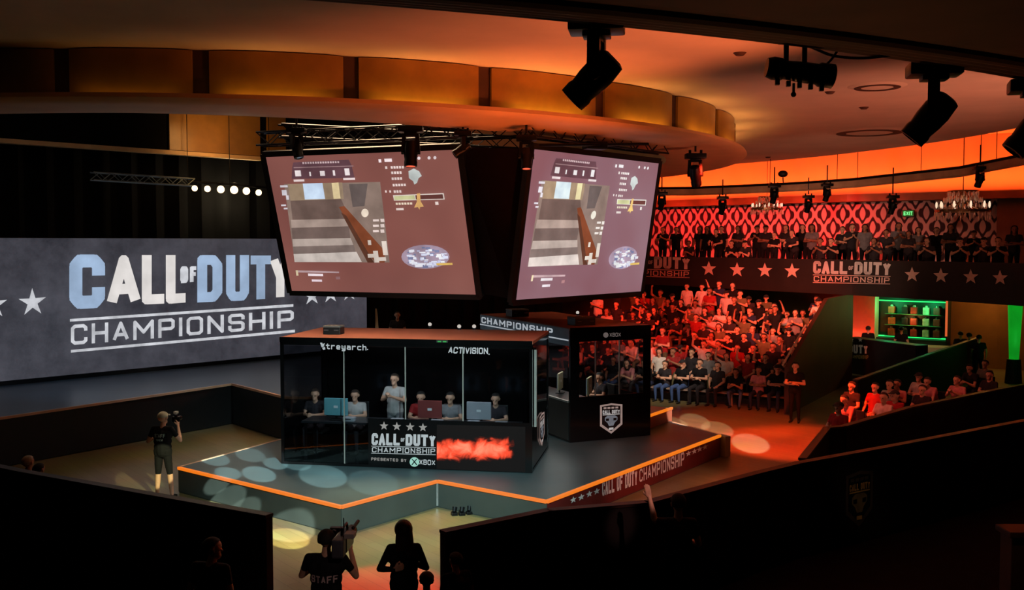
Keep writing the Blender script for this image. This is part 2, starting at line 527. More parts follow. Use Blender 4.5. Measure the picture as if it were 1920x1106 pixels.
# plaster ceiling between the ring and the outer edge
RK = [(-180, 29), (-130, 28.2), (-75, 25.8), (-57, 24.7), (-30, 23.6), (-5, 22.6), (16, 21.5), (39, 20.8), (60, 21), (80, 22)]
def edge_r(deg):
    for (a, r), (b, q) in zip(RK, RK[1:]):
        if a <= deg <= b:
            return r + (q - r) * (deg - a) / (b - a)
    return RK[-1][1]
ZC = 8.6
mb = MB()
N = 130
rad = [14.0, 16.5, 19.0, 1, 1.0]
vs, fs = [], []
for i in range(N + 1):
    dg = -180 + 260 * i / N
    t = R(dg)
    ro = edge_r(dg)
    for r, z in ((14.0, ZC), (16.5, ZC), (19, ZC), (ro, ZC), (ro, ZC + .5), (ro - .3, ZC + .5)):
        vs.append(V((CR.x + r * math.cos(t), CR.y + r * math.sin(t), z)))
for i in range(N):
    for j in range(5):
        fs.append((i * 6 + j, i * 6 + j + 1, (i + 1) * 6 + j + 1, (i + 1) * 6 + j))
mb.add(vs, fs)
obj('ceiling', mb, PLASTER, kind='structure')
# brown stepped soffit over the near balcony
mb = MB()
prof = [(24.62, ZC), (24.62, 7.03)]
for k in range(4):
    c0_ = 24.72 + .26 * k
    prof += [(c0_ - .10 * math.cos(PI * q / 6), 7.0 - .045 * k - .07 * math.sin(PI * q / 6)) for q in range(7)]
    prof.append((c0_ + .13, 6.995 - .045 * k))
prof += [(25.8, 6.84), (36, 6.78)]
vs, fs, n = [], [], 90
for i in range(n + 1):
    dg = -125 + 107 * i / n
    ex = max(0, (-57 - dg) * .035)
    for r, z in prof:
        vs.append(V((CR.x + (r + ex) * math.cos(R(dg)), CR.y + (r + ex) * math.sin(R(dg)), z)))
k = len(prof)
for i in range(n):
    for j in range(k - 1):
        fs.append((i * k + j, i * k + j + 1, (i + 1) * k + j + 1, (i + 1) * k + j))
mb.add(vs, fs)
obj('trim_1', mb, BROWNSOFFIT, kind='structure')
# ring: ledge with soffit, the curved amber panels, the dome inside
mb = MB()
def lip_in(dg):
    return 13.0 if dg < -88 else 12.2 if dg > -60 else 13.0 - .8 * (dg + 88) / 28
vs, fs, n = [], [], 120
for i in range(n + 1):
    dg = -140 + 202 * i / n
    ri = lip_in(dg)
    for r, z in ((14.0, 7.72), (14.30, 7.72), (14.36, 7.78), (14.46, 7.78), (14.5, 7.70), (14.42, 7.64), (14.1, 7.62), ((14 + ri) / 2, 7.60), (ri + .1, 7.60), (ri, 7.64), (ri, 10.0)):
        vs.append(V((CR.x + r * math.cos(R(dg)), CR.y + r * math.sin(R(dg)), z)))
for i in range(n):
    for j in range(10):
        fs.append((i * 11 + j, i * 11 + j + 1, (i + 1) * 11 + j + 1, (i + 1) * 11 + j))
mb.add(vs, fs)
obj('trim_2', mb, LIPPLASTER, kind='structure', smooth=True)
gaps = [-124.6, -113.6, -102.6, -91.6, -81.8, -71.1, -60.3, -48.4, -37.0, -25.7, -14.2, -3, 8, 19, 30, 41, 52]
mb = MB()
mb.arc([(14.02, 7.7), (14.02, ZC)], CR, R(-140), R(62), 90)
ring = obj('trim_3', mb, M('ring_recess', (60, 34, 18), .8, noise=(3, .2)), kind='structure')
for a, b in zip(gaps, gaps[1:]):
    m2 = MB()
    vs, fs = [], []
    n = 14
    h = .58
    for i in range(n + 1):
        u = i / n
        t = R(a + h + (b - a - 2 * h) * u)
        bul = .06 + .10 * (1 - abs(2 * u - 1) ** 4)
        for r, z in ((14.03, ZC - .02), (14.03 + bul, ZC - .02), (14.03 + bul, 7.76), (14.03, 7.76)):
            vs.append(V((CR.x + r * math.cos(t), CR.y + r * math.sin(t), z)))
    for i in range(n):
        for j in range(3):
            fs.append((i * 4 + j, i * 4 + j + 1, (i + 1) * 4 + j + 1, (i + 1) * 4 + j))
    fs += [(0, 1, 2, 3), (n * 4 + 3, n * 4 + 2, n * 4 + 1, n * 4)]
    m2.add(vs, fs)
    obj('panel', m2, WOODPANEL, ring, smooth=True)
mb = MB()
vs = [CR + V((12.25 * math.cos(R(a)), 12.25 * math.sin(R(a)), 10.0)) for a in range(0, 360, 6)]
mb.add(vs, [tuple(range(60))])
obj('ceiling_dome', mb, M('dome_plaster', (120, 96, 80), .9, noise=(.6, .15)), kind='structure')
# ledge strip lights behind the lip
for k, (a, b) in enumerate(zip(gaps, gaps[1:])):
    mid = R((a + b) / 2)
    dgm = (a + b) / 2
    if dgm < -95 or dgm > 45:
        continue
    e = {0: 1.2, 1: 5, 2: 10, 3: 13, 4: 12, 5: 12, 6: 13}.get(k - 3, 13)
    loc = CR + V((14.29 * math.cos(mid), 14.29 * math.sin(mid), 7.745))
    aim = loc + V((-.10 * math.cos(mid), -.10 * math.sin(mid), 1))
    o = lamp('ledge_strip', 'AREA', loc, e * .85, (1.0, .50, .12), None, shape='RECTANGLE', size=2.3, size_y=.04)
    z = (loc - aim).normalized()
    x = V((-math.sin(mid), math.cos(mid), 0))
    y = z.cross(x)
    o.matrix_world = Matrix.Translation(loc) @ Matrix((x, y, z)).transposed().to_4x4()

# proscenium header above the main stage
LED0, LED1 = at_z(0, 715, 1.3), at_z(688, 650, 1.3)
LEDU = (LED1 - LED0); LEDU.z = 0; LEDU.normalize()
LEDN = V((LEDU.y, -LEDU.x, 0))
def led(px, py, off=0.0):
    return on_plane(px, py, LED0 + LEDN * off, LEDN)
HD0 = LED0 + LEDN * .9
def hd(px, py, off=0.0):
    return on_plane(px, py, HD0 + LEDN * off, LEDN)
zh = hd(400, 288).z
def wallpoly(mb, a, b, z0, z1, th, mi=0):
    a, b = V((a.x, a.y, 0)), V((b.x, b.y, 0))
    n = V((-(b - a).y, (b - a).x, 0)).normalized() * th
    mb.prism([(a.x, a.y), (b.x, b.y), (b.x + n.x, b.y + n.y), (a.x + n.x, a.y + n.y)], z0, z1, mi)
mb = MB()
ha, hb = hd(-260, 288), hd(700, 288)
wallpoly(mb, ha, hb, zh, 9.98, .25)
header = obj('wall_stage', mb, DRAPE, kind='structure')
mb = MB(); wallpoly(mb, hd(-260, 288, .12), hd(493, 288, .12), zh - .12, zh, .3)
obj('trim_4', mb, M('header_trim', (190, 160, 120), .5, noise=(2, .1)), kind='structure')
for a, b in ((318, 488), (502, 536)):
    mb = MB(); wallpoly(mb, hd(a, 260, .08), hd(b, 260, .08), zh + .02, 9.9, .1)
    obj('panel', mb, WOODPANEL, header)
lamp('header_strip', 'AREA', hd(420, 262, 1.5) + V((0, 0, 0)), 34, (1.0, .48, .14), hd(415, 258, 0), size=1.2)
# black drapes behind the arena
mb = MB()
d0, d1 = LED1 + LEDU * .15, V((2.2, 44.5, 0))
n = 60
vs = []
for i in range(n + 1):
    p = d0.lerp(d1, i / n)
    off = .12 * math.sin(i * 1.3)
    vs += [V((p.x + off * .4, p.y + off, 0)), V((p.x + off * .4, p.y + off, 7.8))]
mb.add(vs, [(2 * i, 2 * i + 2, 2 * i + 3, 2 * i + 1) for i in range(n)])
obj('wall_drape', mb, DRAPE, kind='structure', smooth=True)
mb = MB()
p, q = led(-300, 400, -.5), led(720, 400, -.5)
n = 90
vs = []
for i in range(n + 1):
    w = p.lerp(q, i / n) + LEDN * (.1 * math.sin(i * 1.5))
    vs += [V((w.x, w.y, 0)), V((w.x, w.y, 9.9))]
mb.add(vs, [(2 * i, 2 * i + 2, 2 * i + 3, 2 * i + 1) for i in range(n)])
obj('wall_curtain', mb, DRAPE, kind='structure', smooth=True)

# ---- balcony on the far right
def on_path(px, path, py=None, z=None):
    """where the ray of pixel column px meets a plan polyline; with py also the height"""
    d = ray(px, 553)
    for a, b in zip(path, path[1:]):
        den = d.x * (b[1] - a[1]) - d.y * (b[0] - a[0])
        if abs(den) < 1e-9:
            continue
        t = (a[0] * (b[1] - a[1]) - a[1] * (b[0] - a[0])) / den
        q = V((d.x * t, d.y * t))
        s = (q - V(a[:2])).dot(V(b[:2]) - V(a[:2])) / (V(b[:2]) - V(a[:2])).length_squared
        if -1e-6 <= s <= 1 + 1e-6 and t > 0:
            if py is not None:
                r = ray(px, py)
                k = q.y / r.y
                return EYE + r * k
            return V((q.x, q.y, z or 0))
    return None
BP = [at_z(x, y, 3.5) for x, y in ((1060, 519), (1200, 524), (1330, 530), (1470, 537), (1600, 543), (1750, 551), (1900, 560), (2100, 573))]
BPX = [(p.x, p.y) for p in BP]
DW = [(-1.0, 57.5), (7.8, 52.8), (11.4, 49.4), (15.4, 45.8), (20.9, 42.2), (27.5, 38.6)]
def ribbon(mb, path, z0, z1, mi=0, uv=False):
    vs = []
    for p in path:
        vs += [V((p[0], p[1], z0)), V((p[0], p[1], z1))]
    mb.add(vs, [(2 * i, 2 * i + 2, 2 * i + 3, 2 * i + 1) for i in range(len(path) - 1)], mi)
mb = MB()
poly = BPX + DW[::-1]
mb.prism([(p[0], p[1]) for p in poly], 3.35, 4.0)
obj('floor_balcony', mb, BLACK, kind='structure')
# damask wall with its wooden cornice and the plaster above
mb = MB()
ribbon(mb, DW[:-1], 4.0, 7.2)
w = obj('wall_damask', mb, DAMASK, kind='structure', fixn=False)
uvl = w.data.uv_layers.new(name='UVMap')
s = 0.0
acc = [0.0]
for a, b in zip(DW, DW[1:]):
    acc.append(acc[-1] + math.hypot(b[0] - a[0], b[1] - a[1]))
for poly in w.data.polygons:
    for li in poly.loop_indices:
        vi = w.data.loops[li].vertex_index
        uvl.data[li].uv = (acc[vi // 2], 0.0 if vi % 2 == 0 else 3.2)
def shift(path, d):
    """offset a plan polyline towards the arena"""
    out = []
    for i, p in enumerate(path):
        a, b = path[max(0, i - 1)], path[min(len(path) - 1, i + 1)]
        t = V((b[0] - a[0], b[1] - a[1])).normalized()
        out.append((p[0] + t.y * d, p[1] - t.x * d))
    return out
DWI = shift(DW, .95)
mb = MB()
vs = []
for (a, b) in zip(DWI, DW):
    vs += [V((a[0], a[1], 7.02)), V((a[0], a[1], 7.34)), V((b[0], b[1], 7.34)), V((b[0], b[1], 7.02))]
k = len(DW)
mb.add(vs, [(4 * i + j, 4 * i + (j + 1) % 4, 4 * i + 4 + (j + 1) % 4, 4 * i + 4 + j) for i in range(k - 1) for j in range(4)])
obj('trim_5', mb, M('cornice_wood', (150, 104, 56), .5, noise=(2, .15)), kind='structure')
mb = MB(); ribbon(mb, shift(DW, -.02), 7.2, 9.9)
obj('wall_cove', mb, M('cove_plaster', (214, 176, 140), .9, noise=(.8, .08)), kind='structure')
mb = MB()
far = [(CR.x + (edge_r(a) - .6) * math.cos(R(a)), CR.y + (edge_r(a) - .6) * math.sin(R(a))) for a in range(62, -22, -6)]
far.append((27.5, 24.0))
mb.add([V((p[0], p[1], 9.75)) for p in far + DW[::-1]], [tuple(range(len(far) + len(DW)))])
obj('ceiling_cove', mb, M('cove_plaster', (214, 176, 140)), kind='structure')
DWL = shift(DW, .78)
for i in range(len(DW) - 1):
    a, b = V((*DWL[i], 7.36)), V((*DWL[i + 1], 7.36))
    mid = (a + b) / 2
    L = (b - a).length
    x = (b - a).normalized()
    z = V((0, 0, -1))
    y = z.cross(x)
    o = lamp('cornice_strip', 'AREA', mid, 40 * L, (1.0, .125, .02), None, shape='RECTANGLE', size=L, size_y=.2)
    o.matrix_world = Matrix.Translation(mid) @ Matrix((x, y, z)).transposed().to_4x4()
# grey pier at the right end of the damask
mb = MB(); pc = on_path(1893, DW, z=0)
mb.box((pc.x + .1, pc.y - .45, 5.6), (1.6, .7, 3.2), rz=R(-33))
obj('wall_pier', mb, M('grey_pier', (120, 108, 98), .8, noise=(1.5, .12)), kind='structure')

# printed balcony front
mb = MB()
BPO = shift(BPX, .05)
vs = []
for (a, b) in zip(BPO, shift(BPX, -.1)):
    vs += [V((a[0], a[1], 3.3)), V((a[0], a[1], 4.58)), V((b[0], b[1], 4.58)), V((b[0], b[1], 3.3))]
k = len(BPO)
mb.add(vs, [(4 * i + j, 4 * i + (j + 1) % 4, 4 * i + 4 + (j + 1) % 4, 4 * i + 4 + j) for i in range(k - 1) for j in range(4)] + [(0, 1, 2, 3), (4 * k - 1, 4 * k - 2, 4 * k - 3, 4 * k - 4)])
banner = obj('balcony_banner', mb, M('banner_vinyl', (34, 27, 24), .7, noise=(2, .2)), label='long black banner with stars and tournament lettering along the far balcony front', cat='banner')
BPL = shift(BPX, .075)
mb = MB()
def bpix(q):
    return lambda u, v: on_path(*(lambda xy: (xy[0], BPL, xy[1]))(q(u, v)))
for q_ in (bil((1525, 489), (1671, 492), (1669, 533), (1524, 530)), bil((1150, 478), (1294, 483), (1293, 521), (1150, 517))):
    mb = MB(); logo(mb, bpix(q_), 0, 1)
    obj('lettering', mb, [WHITE_PRINT, SALMON_PRINT], banner)
for x, y, r in ((1329, 504, 14.5), (1382, 506, 14.5), (1434, 507, 14.5), (1485, 508, 15), (1710, 515, 15), (1764, 517, 15), (1820, 519, 15), (1875, 521, 15)):
    c = on_path(x, BPL, y)
    c2 = on_path(x + 10, BPL, y + .15)
    c3 = on_path(x, BPL, y - 10)
    mb = MB(); star(mb, c, (c2 - c) / 10, (c3 - c) / 10, r)
    obj('star_print', mb, SALMON_PRINT, banner)
lamp('banner_wash', 'SPOT', (5.5, 27.0, 6.8), 2900, (1.0, .50, .36), (11.5, 39.0, 3.2), spot_size=R(46), spot_blend=.9, shadow_soft_size=.2)
# red wash on the damask, from fixtures on the bent pipe in front of it
for px, e in ((1250, 260), (1330, 340), (1410, 280), (1490, 340), (1570, 260), (1650, 60)):
    p = on_path(px, DW, z=5.6)
    n_ = V((-p.x + 3, -p.y + 20, 0)).normalized()
    spot('damask_red', p + n_ * 4.6 + V((0, 0, 1.75)), p, e * 3.0, (1.0, .045, .04), 64, .9, .05)

# under the balcony: dark rear wall, amber wall, red pillar
UB = [(-1, 56), (13, 47), (20, 41.6), (27, 38)]
mb = MB(); ribbon(mb, UB, 0, 3.4)
obj('wall_foyer', mb, M('foyer_wall', (120, 84, 44), .7, noise=(1.2, .15)), kind='structure')

# ================================================================== stages
CARPET = M('stage_carpet', (58, 74, 78), .45, noise=(.9, .22), spec=.4)
SKIRT = M('stage_skirt', (58, 62, 58), .5, noise=(1.0, .2))
EDGE = M('lit_orange_edge', (255, 128, 24), emit=.85)
EDGE_RED = M('lit_red_edge', (255, 84, 36), emit=1.0)
PALE_EDGE = M('pale_edge_trim', (206, 160, 128), .5, noise=(2, .1))
ZM = 1.17
mpts = [at_z(-200, 812, ZM), at_z(435, 719, ZM), at_z(535, 744, ZM), at_z(660, 745, ZM), at_z(800, 690, ZM)]
bk = LED1 + LEDN * -.3 + LEDU * .5
bl = led(-220, 715, -.3)
mpts += [V((bk.x, bk.y, 0)), V((bl.x, bl.y, 0))]
t = empty('main_stage', (at_z(100, 740, ZM).x, at_z(100, 740, ZM).y, 0), 0, 'black raised main stage running under the large video wall', 'stage')
mb = MB(); mb.prism([(p.x, p.y) for p in mpts], .02, ZM, 0, 1)
obj('deck', mb, [BLACK, M('main_stage_deck', (40, 50, 60), .32, noise=(.8, .2))], t)
mb = MB()
for a, b in zip(mpts[:3], mpts[1:4]):
    mb.bar(a + V((0, 0, -.02)), b + V((0, 0, -.02)), .06, .06)
obj('edge_trim', mb, PALE_EDGE, t)
# low black wall below the video wall
ZS = .54
sA, sB, sC, sD, sE = (at_z(x, y, ZS) for x, y in ((335, 875), (640, 948), (820, 900), (1025, 938), (1350, 815)))
sF = at_z(1262, 791, ZS)
sG, sH = at_z(1222, 779, ZS), at_z(1200, 752, ZS)
rest = [at_z(1000, 735, ZS), at_z(700, 760, ZS), at_z(527, 823, ZS)]
spts = [sA, sB, sC, sD, sE, sF, sG, sH] + rest
t = empty('arena_stage', (-1.0, 23.5, 0), 0, 'low cross-shaped arena stage with glowing orange edges carrying both glass booths', 'stage')
mb = MB(); mb.prism([(p.x, p.y) for p in spts], .0, ZS - .005, 0, 1)
obj('deck', mb, [SKIRT, CARPET], t)
# skirt panels: one per visible face, the right one printed
mb = MB()
PRINTRED = M('skirt_print', (96, 26, 24), .5, noise=(1.5, .25))
for a, b in ((sA, sB), (sB, sC), (sC, sD)):
    pm = MB()
    d = (b - a).normalized(); n_ = V((d.y, -d.x, 0))
    pm.quad(a + n_ * .012 + V((0, 0, .02 - ZS)), b + n_ * .012 + V((0, 0, .02 - ZS)), b + n_ * .012 - V((0, 0, .05)), a + n_ * .012 - V((0, 0, .05)))
    obj('skirt_panel', pm, SKIRT, t)
a, b = sD, sE
d = (b - a).normalized(); n_ = V((d.y, -d.x, 0))
pm = MB()
pm.quad(a + n_ * .012 + V((0, 0, .02 - ZS)), b + n_ * .012 + V((0, 0, .02 - ZS)), b + n_ * .012 - V((0, 0, .05)), a + n_ * .012 - V((0, 0, .05)))
pp = obj('skirt_panel', pm, PRINTRED, t, label='dark red printed skirt panel with white lettering')
SP0 = a + n_ * .02
def skp(px, py):
    return on_plane(px, py, SP0, n_)
mb = MB()
text(mb, 'CALL OF DUTY', lambda u, y: skp(1129 + u * 66, 902 + 28 * (1 - y) - u * 22), 1, .6, .22, .1)
text(mb, 'CHAMPIONSHIP', lambda u, y: skp(1199 + u * 84, 880 + 24 * (1 - y) - u * 33), 1, .75, .16, .2)
obj('lettering', mb, WHITE_PRINT, pp)
for x, y in ((1075, 937), (1090, 932), (1105, 926), (1119, 921)):
    mb = MB(); c = skp(x, y); star(mb, c, (skp(x + 5, y - 1.9) - c) / 5, V((0, 0, (skp(x, y - 5) - c).z / 5)), 6.5); obj('star_print', mb, WHITE_PRINT, pp)
for x, y in ((1291, 850), (1302, 846), (1312, 842), (1322, 838)):
    mb = MB(); c = skp(x, y); star(mb, c, (skp(x + 5, y - 1.9) - c) / 5, V((0, 0, (skp(x, y - 5) - c).z / 5)), 5.5); obj('star_print', mb, WHITE_PRINT, pp)
mb = MB()
for a, b in ((sA, sB), (sB, sC), (sC, sD), (sD, sE)):
    mb.bar(a + V((0, 0, -.025)), b + V((0, 0, -.025)), .07, .055)
obj('edge_light', mb, EDGE, t, label='glowing orange edge strip')
mb = MB()
for a, b in ((sE, sF), (rest[2], sA)):
    mb.bar(a + V((0, 0, -.02)), b + V((0, 0, -.02)), .06, .05)
obj('edge_trim', mb, PALE_EDGE, t)
mb = MB(); mb.bar(sC + V((0, 0, -.5)) + V((0, -.02, 0)), sC + V((0, -.02, -.03)), .04, .04)
obj('corner_trim', mb, SILVER, t)
# end box of the stage, pale
mb = MB()
d = (sF - sE).normalized()
mb.box((sE + V((.11, .1, -.28))), (.16, .34, .5), rz=math.atan2(d.y, d.x) - PI / 2, bev=.01)
tag(obj('stage_end_box', mb, M('pale_box', (168, 152, 116), .6, noise=(3, .1))), 'pale narrow box standing at the right end corner of the arena stage', 'box')
# raised step behind booth two
s1, s2 = at_z(1216, 780, ZS + .32), at_z(1260, 765, ZS + .32)
mb = MB()
q1, q2 = s1 + V((-2.4, 1.6, 0)), s2 + V((-2.4, 1.6, 0))
t = empty('stage_step', ((s1.x + s2.x) / 2, (s1.y + s2.y) / 2, 0), 0, 'raised red stage step with an orange edge beside the smaller-looking rear booth', 'step')
mb.prism([(p.x, p.y) for p in (s1, s2, q2, q1)], .0, ZS + .32)
obj('body', mb, M('step_red', (150, 84, 62), .6, noise=(2, .15)), t)
mb = MB(); mb.bar(s1, s2, .06, .06)
obj('edge_light', mb, EDGE, t)

# ------------------------------------------------------------------ the large video wall
t = empty('video_wall', (LED0.x * .5 + LED1.x * .5, LED0.y * .5 + LED1.y * .5, ZM), 0, 'large grey video wall showing the tournament logo and silver stars', 'video wall')
top = led(300, 447).z
mb = MB()
p0, p1 = led(-150, 600), LED1
W0 = V((p0.x, p0.y, 0)); W1 = V((p1.x, p1.y, 0))
n_ = LEDN
def up(p, z): return V((p.x, p.y, z))
wallpoly(mb, W0 - n_ * .03, W1 - n_ * .03, 1.28, top + .02, .25)
obj('cabinet', mb, BLACK, t)
mb = MB(); mb.quad(up(W0, 1.3), up(W1, 1.3), up(W1, top), up(W0, top))
led_m = bpy.data.materials.new('led_screen')
led_m.use_nodes = True
nt = led_m.node_tree
bs = nt.nodes['Principled BSDF']
bs.inputs['Base Color'].default_value = (.01, .01, .01, 1)
bs.inputs['Roughness'].default_value = .5
tc = nt.nodes.new('ShaderNodeTexCoord')
no = nt.nodes.new('ShaderNodeTexNoise'); no.inputs['Scale'].default_value = .55; no.inputs['Detail'].default_value = 8
no.inputs['Roughness'].default_value = .75
rp = nt.nodes.new('ShaderNodeValToRGB')
rp.color_ramp.elements[0].position = .3; rp.color_ramp.elements[0].color = (*lin((38, 39, 46)), 1)
rp.color_ramp.elements[1].position = .72; rp.color_ramp.elements[1].color = (*lin((78, 78, 87)), 1)
nt.links.new(tc.outputs['Object'], no.inputs['Vector'])
nt.links.new(no.outputs['Fac'], rp.inputs['Fac'])
nt.links.new(rp.outputs['Color'], bs.inputs['Emission Color'])
bs.inputs['Emission Strength'].default_value = 1.0
scr = obj('screen', mb, led_m, t)
LW = M('led_white', (222, 217, 214), emit=1.0, noise=(1.5, .12))
LB = M('led_blue', (152, 175, 204), emit=1.0, noise=(1.0, .22))
LS = M('led_silver', (196, 198, 204), emit=1.0, noise=(3, .25))
mb = MB()
def L_(ch, x0, x1, yt0, yt1, yb0, yb1, t_, mi):
    q = bil((x0, yt0), (x1, yt1), (x1, yb1), (x0, yb0))
    glyph(mb, ch, lambda a, b: led(*q(a, b), .02), 0, 1, 1, t_, 0, mi)
def Lq(ch, x0, x1, yt, yb0, yb1, mi, tw, th=None):
    """stroke font stretched non-uniformly: lay out in a box of the letter's own aspect"""
    w = (x1 - x0) / ((yb0 + yb1) / 2 - yt)
    q = bil((x0, yt), (x1, yt), (x1, yb1), (x0, yb0))
    glyph(mb, ch, lambda a, b: led(*q(a / w, b), .02), 0, w, 1, tw, 0, mi)
Lq('C', 130, 197, 477, 580, 577, 1, .24)
Lq('A', 200, 264, 478, 577, 572, 0, .20)
Lq('L', 266, 308, 478, 571, 569, 0, .20)
Lq('L', 311, 348, 478, 570, 567, 0, .20)
Lq('D', 370, 417, 478, 567, 565, 1, .21)
Lq('U', 424, 467, 478, 565, 563, 1, .20)
Lq('T', 470, 508, 479, 562, 560, 1, .20)
Lq('Y', 506, 545, 479, 558, 556, 0, .20)
Lq('O', 338, 353, 499, 531, 530, 2, .24)
Lq('F', 356, 368, 499, 529, 528, 2, .24)
for (x0, y0), (x1, y1), th in (((131, 598), (550, 570), 5), ((133, 656), (553, 618), 5)):
    mb.add([led(x0, y0 + th, .02), led(x1, y1 + th, .02), led(x1, y1, .02), led(x0, y0, .02)], [(0, 1, 2, 3)], 2)
q = bil((133, 609), (551, 581), (551, 613), (133, 647))
text(mb, 'CHAMPIONSHIP', lambda u, y: led(*q(u, y), .02), 1, .85, .17, .22, 2)
obj('lettering', mb, [LW, LB, LS], scr)
for x, y, r in ((61, 567, 27), (-12, 572, 27), (585, 555, 18), (620, 552, 17), (655, 549, 16)):
    c = led(x, y, .02)
    mb = MB(); star(mb, c, (led(x + 5, y - .35, .02) - c) / 5, V((0, 0, abs((led(x, y - 5, .02) - c).z) / 5)), r, 0, .36)
    obj('star_print', mb, LS, scr)
mb = MB()
# faint engraved portrait area is left plain; black reveal strip under the screen
wallpoly(mb, W0 + n_ * .02, W1 + n_ * .02, ZM + .0, 1.29, .2)
obj('base', mb, GLOSSBLACK, t)

# ================================================================== glass player booths
def booth(name, o, U, W, Lx, Lz, label, cat, kind):
    """o: front-left-bottom corner, U along the long or front side, W depth direction"""
    t = empty(name, o + U * Lx / 2 + W * kind['D'] / 2, 0, label, cat, 'glass player booths')
    D, H = kind['D'], Lz
    Z = V((0, 0, 1))
    def P(u, w, z): return o + U * u + W * w + Z * z
    return t, P
PRINTBLACK = M('booth_panel_black', (10, 9, 10), .16, noise=(1, .3), spec=.35)
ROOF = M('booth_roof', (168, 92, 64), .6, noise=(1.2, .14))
BLUEBAND = M('booth_side_band', (120, 140, 160), .4, noise=(1.5, .25))
GREYPOST = M('grey_post', (150, 144, 138), .4, .5, noise=(5, .12))
# booth one
b1a, b1b = at_z(527.6, 869, ZS), at_z(998, 887, ZS)
U1 = b1b - b1a; L1 = U1.length; U1.normalize(); W1d = V((-U1.y, U1.x, 0)); D1, H1 = 2.5, 2.68
Zv = V((0, 0, 1))
def P1(u, w, z): return b1a + U1 * u + W1d * w + Zv * z
def hexa(mb, P, u0, u1, w0, w1, z0, z1, mi=0):
    vs = [P(u, w, z) for u in (u0, u1) for w in (w0, w1) for z in (z0, z1)]
    mb.add(vs, [(0, 1, 3, 2), (4, 6, 7, 5), (0, 4, 5, 1), (2, 3, 7, 6), (0, 2, 6, 4), (1, 5, 7, 3)], mi)
t = empty('player_booth', P1(L1 / 2, D1 / 2, 0), math.atan2(U1.y, U1.x), 'wide black glass player booth with red smoke print facing the camera', 'booth', 'glass player booths')
B1 = t
mb = MB()
th = .06
hexa(mb, P1, 0, L1, 0, D1, .0, .05)
for u in (0, L1 - th):
    for w in (0, D1 - th):
        hexa(mb, P1, u, u + th, w, w + th, .05, H1 - .06)
hexa(mb, P1, 0, L1, 0, th, H1 - .16, H1 - .06); hexa(mb, P1, 0, L1, D1 - th, D1, H1 - .16, H1 - .06)
hexa(mb, P1, 0, th, th, D1 - th, H1 - .16, H1 - .06); hexa(mb, P1, L1 - th, L1, th, D1 - th, H1 - .16, H1 - .06)
obj('frame', mb, PRINTBLACK, t)
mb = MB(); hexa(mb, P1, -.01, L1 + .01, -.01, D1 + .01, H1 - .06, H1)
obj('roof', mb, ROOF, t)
mb = MB(); hexa(mb, P1, 0, L1, -.02, -.012, H1 - .1, H1 + .005)
obj('roof_edge', mb, PRINTBLACK, t)
mb = MB(); hexa(mb, P1, th, L1 - th, D1 - .05, D1 - .02, .05, H1 - .1)
obj('rear_panel', mb, PRINTBLACK, t)
cuts = [th] + [on_plane(x, 760, b1a, W1d).x for x in ()]
def u1_of(px):
    q = on_plane(px, 760, b1a, W1d)
    return (q - b1a).dot(U1)
cuts = [th, u1_of(645), u1_of(760), u1_of(868), L1 - th]
for a, b in zip(cuts, cuts[1:]):
    mb = MB(); hexa(mb, P1, a + .012, b - .012, .012, .026, .06, H1 - .17)
    obj('glass_pane', mb, GLASS, t)
for u in cuts[1:-1]:
    mb = MB(); hexa(mb, P1, u - .011, u + .011, .005, .035, .05, H1 - .16)
    obj('mullion', mb, GREYPOST, t)
for u in (.02, L1 - .034):
    mb = MB(); hexa(mb, P1, u, u + .014, th + .01, D1 - th - .01, .95, H1 - .17)
    obj('glass_pane', mb, GLASS, t)
for u in (.012, L1 - .04):
    mb = MB(); hexa(mb, P1, u, u + .028, th, D1 - th, .05, .95)
    obj('side_panel', mb, PRINTBLACK, t)
mb = MB(); hexa(mb, P1, L1 + .0, L1 + .05, .25, .3, .9, H1 - .2)
obj('side_post', mb, GREYPOST, t)
# the lower front: black film with prints; logo, red smoke picture
def f1(px, py, off=.006): return on_plane(px, py, b1a - W1d * off, W1d)
ul, ur = u1_of(690), u1_of(994)
mb = MB()
hexa(mb, P1, ul, L1 - .005, -.004, .004, .02, 1.02)
obj('front_panel', mb, PRINTBLACK, t)
smoke = bpy.data.materials.new('red_smoke_print')
smoke.use_nodes = True
nt = smoke.node_tree
bs = nt.nodes['Principled BSDF']; bs.inputs['Roughness'].default_value = .6; bs.inputs['Specular IOR Level'].default_value = .05
tc = nt.nodes.new('ShaderNodeTexCoord'); uvn = nt.nodes.new('ShaderNodeUVMap')
no = nt.nodes.new('ShaderNodeTexNoise'); no.inputs['Scale'].default_value = 3.2; no.inputs['Detail'].default_value = 6; no.inputs['Distortion'].default_value = .8
sep = nt.nodes.new('ShaderNodeSeparateXYZ'); nt.links.new(uvn.outputs[0], sep.inputs[0])
def mnode(op, a, b=None):
    n = nt.nodes.new('ShaderNodeMath'); n.operation = op
    for i, x in enumerate((a, b)):
        if x is None: continue
        if isinstance(x, (int, float)): n.inputs[i].default_value = x
        else: nt.links.new(x, n.inputs[i])
    return n.outputs[0]
mp = nt.nodes.new('ShaderNodeMapping'); mp.inputs['Scale'].default_value = (2.0, 1.1, 1); mp.inputs['Rotation'].default_value = (0, 0, R(-12))
nt.links.new(uvn.outputs[0], mp.inputs[0]); nt.links.new(mp.outputs[0], no.inputs['Vector'])
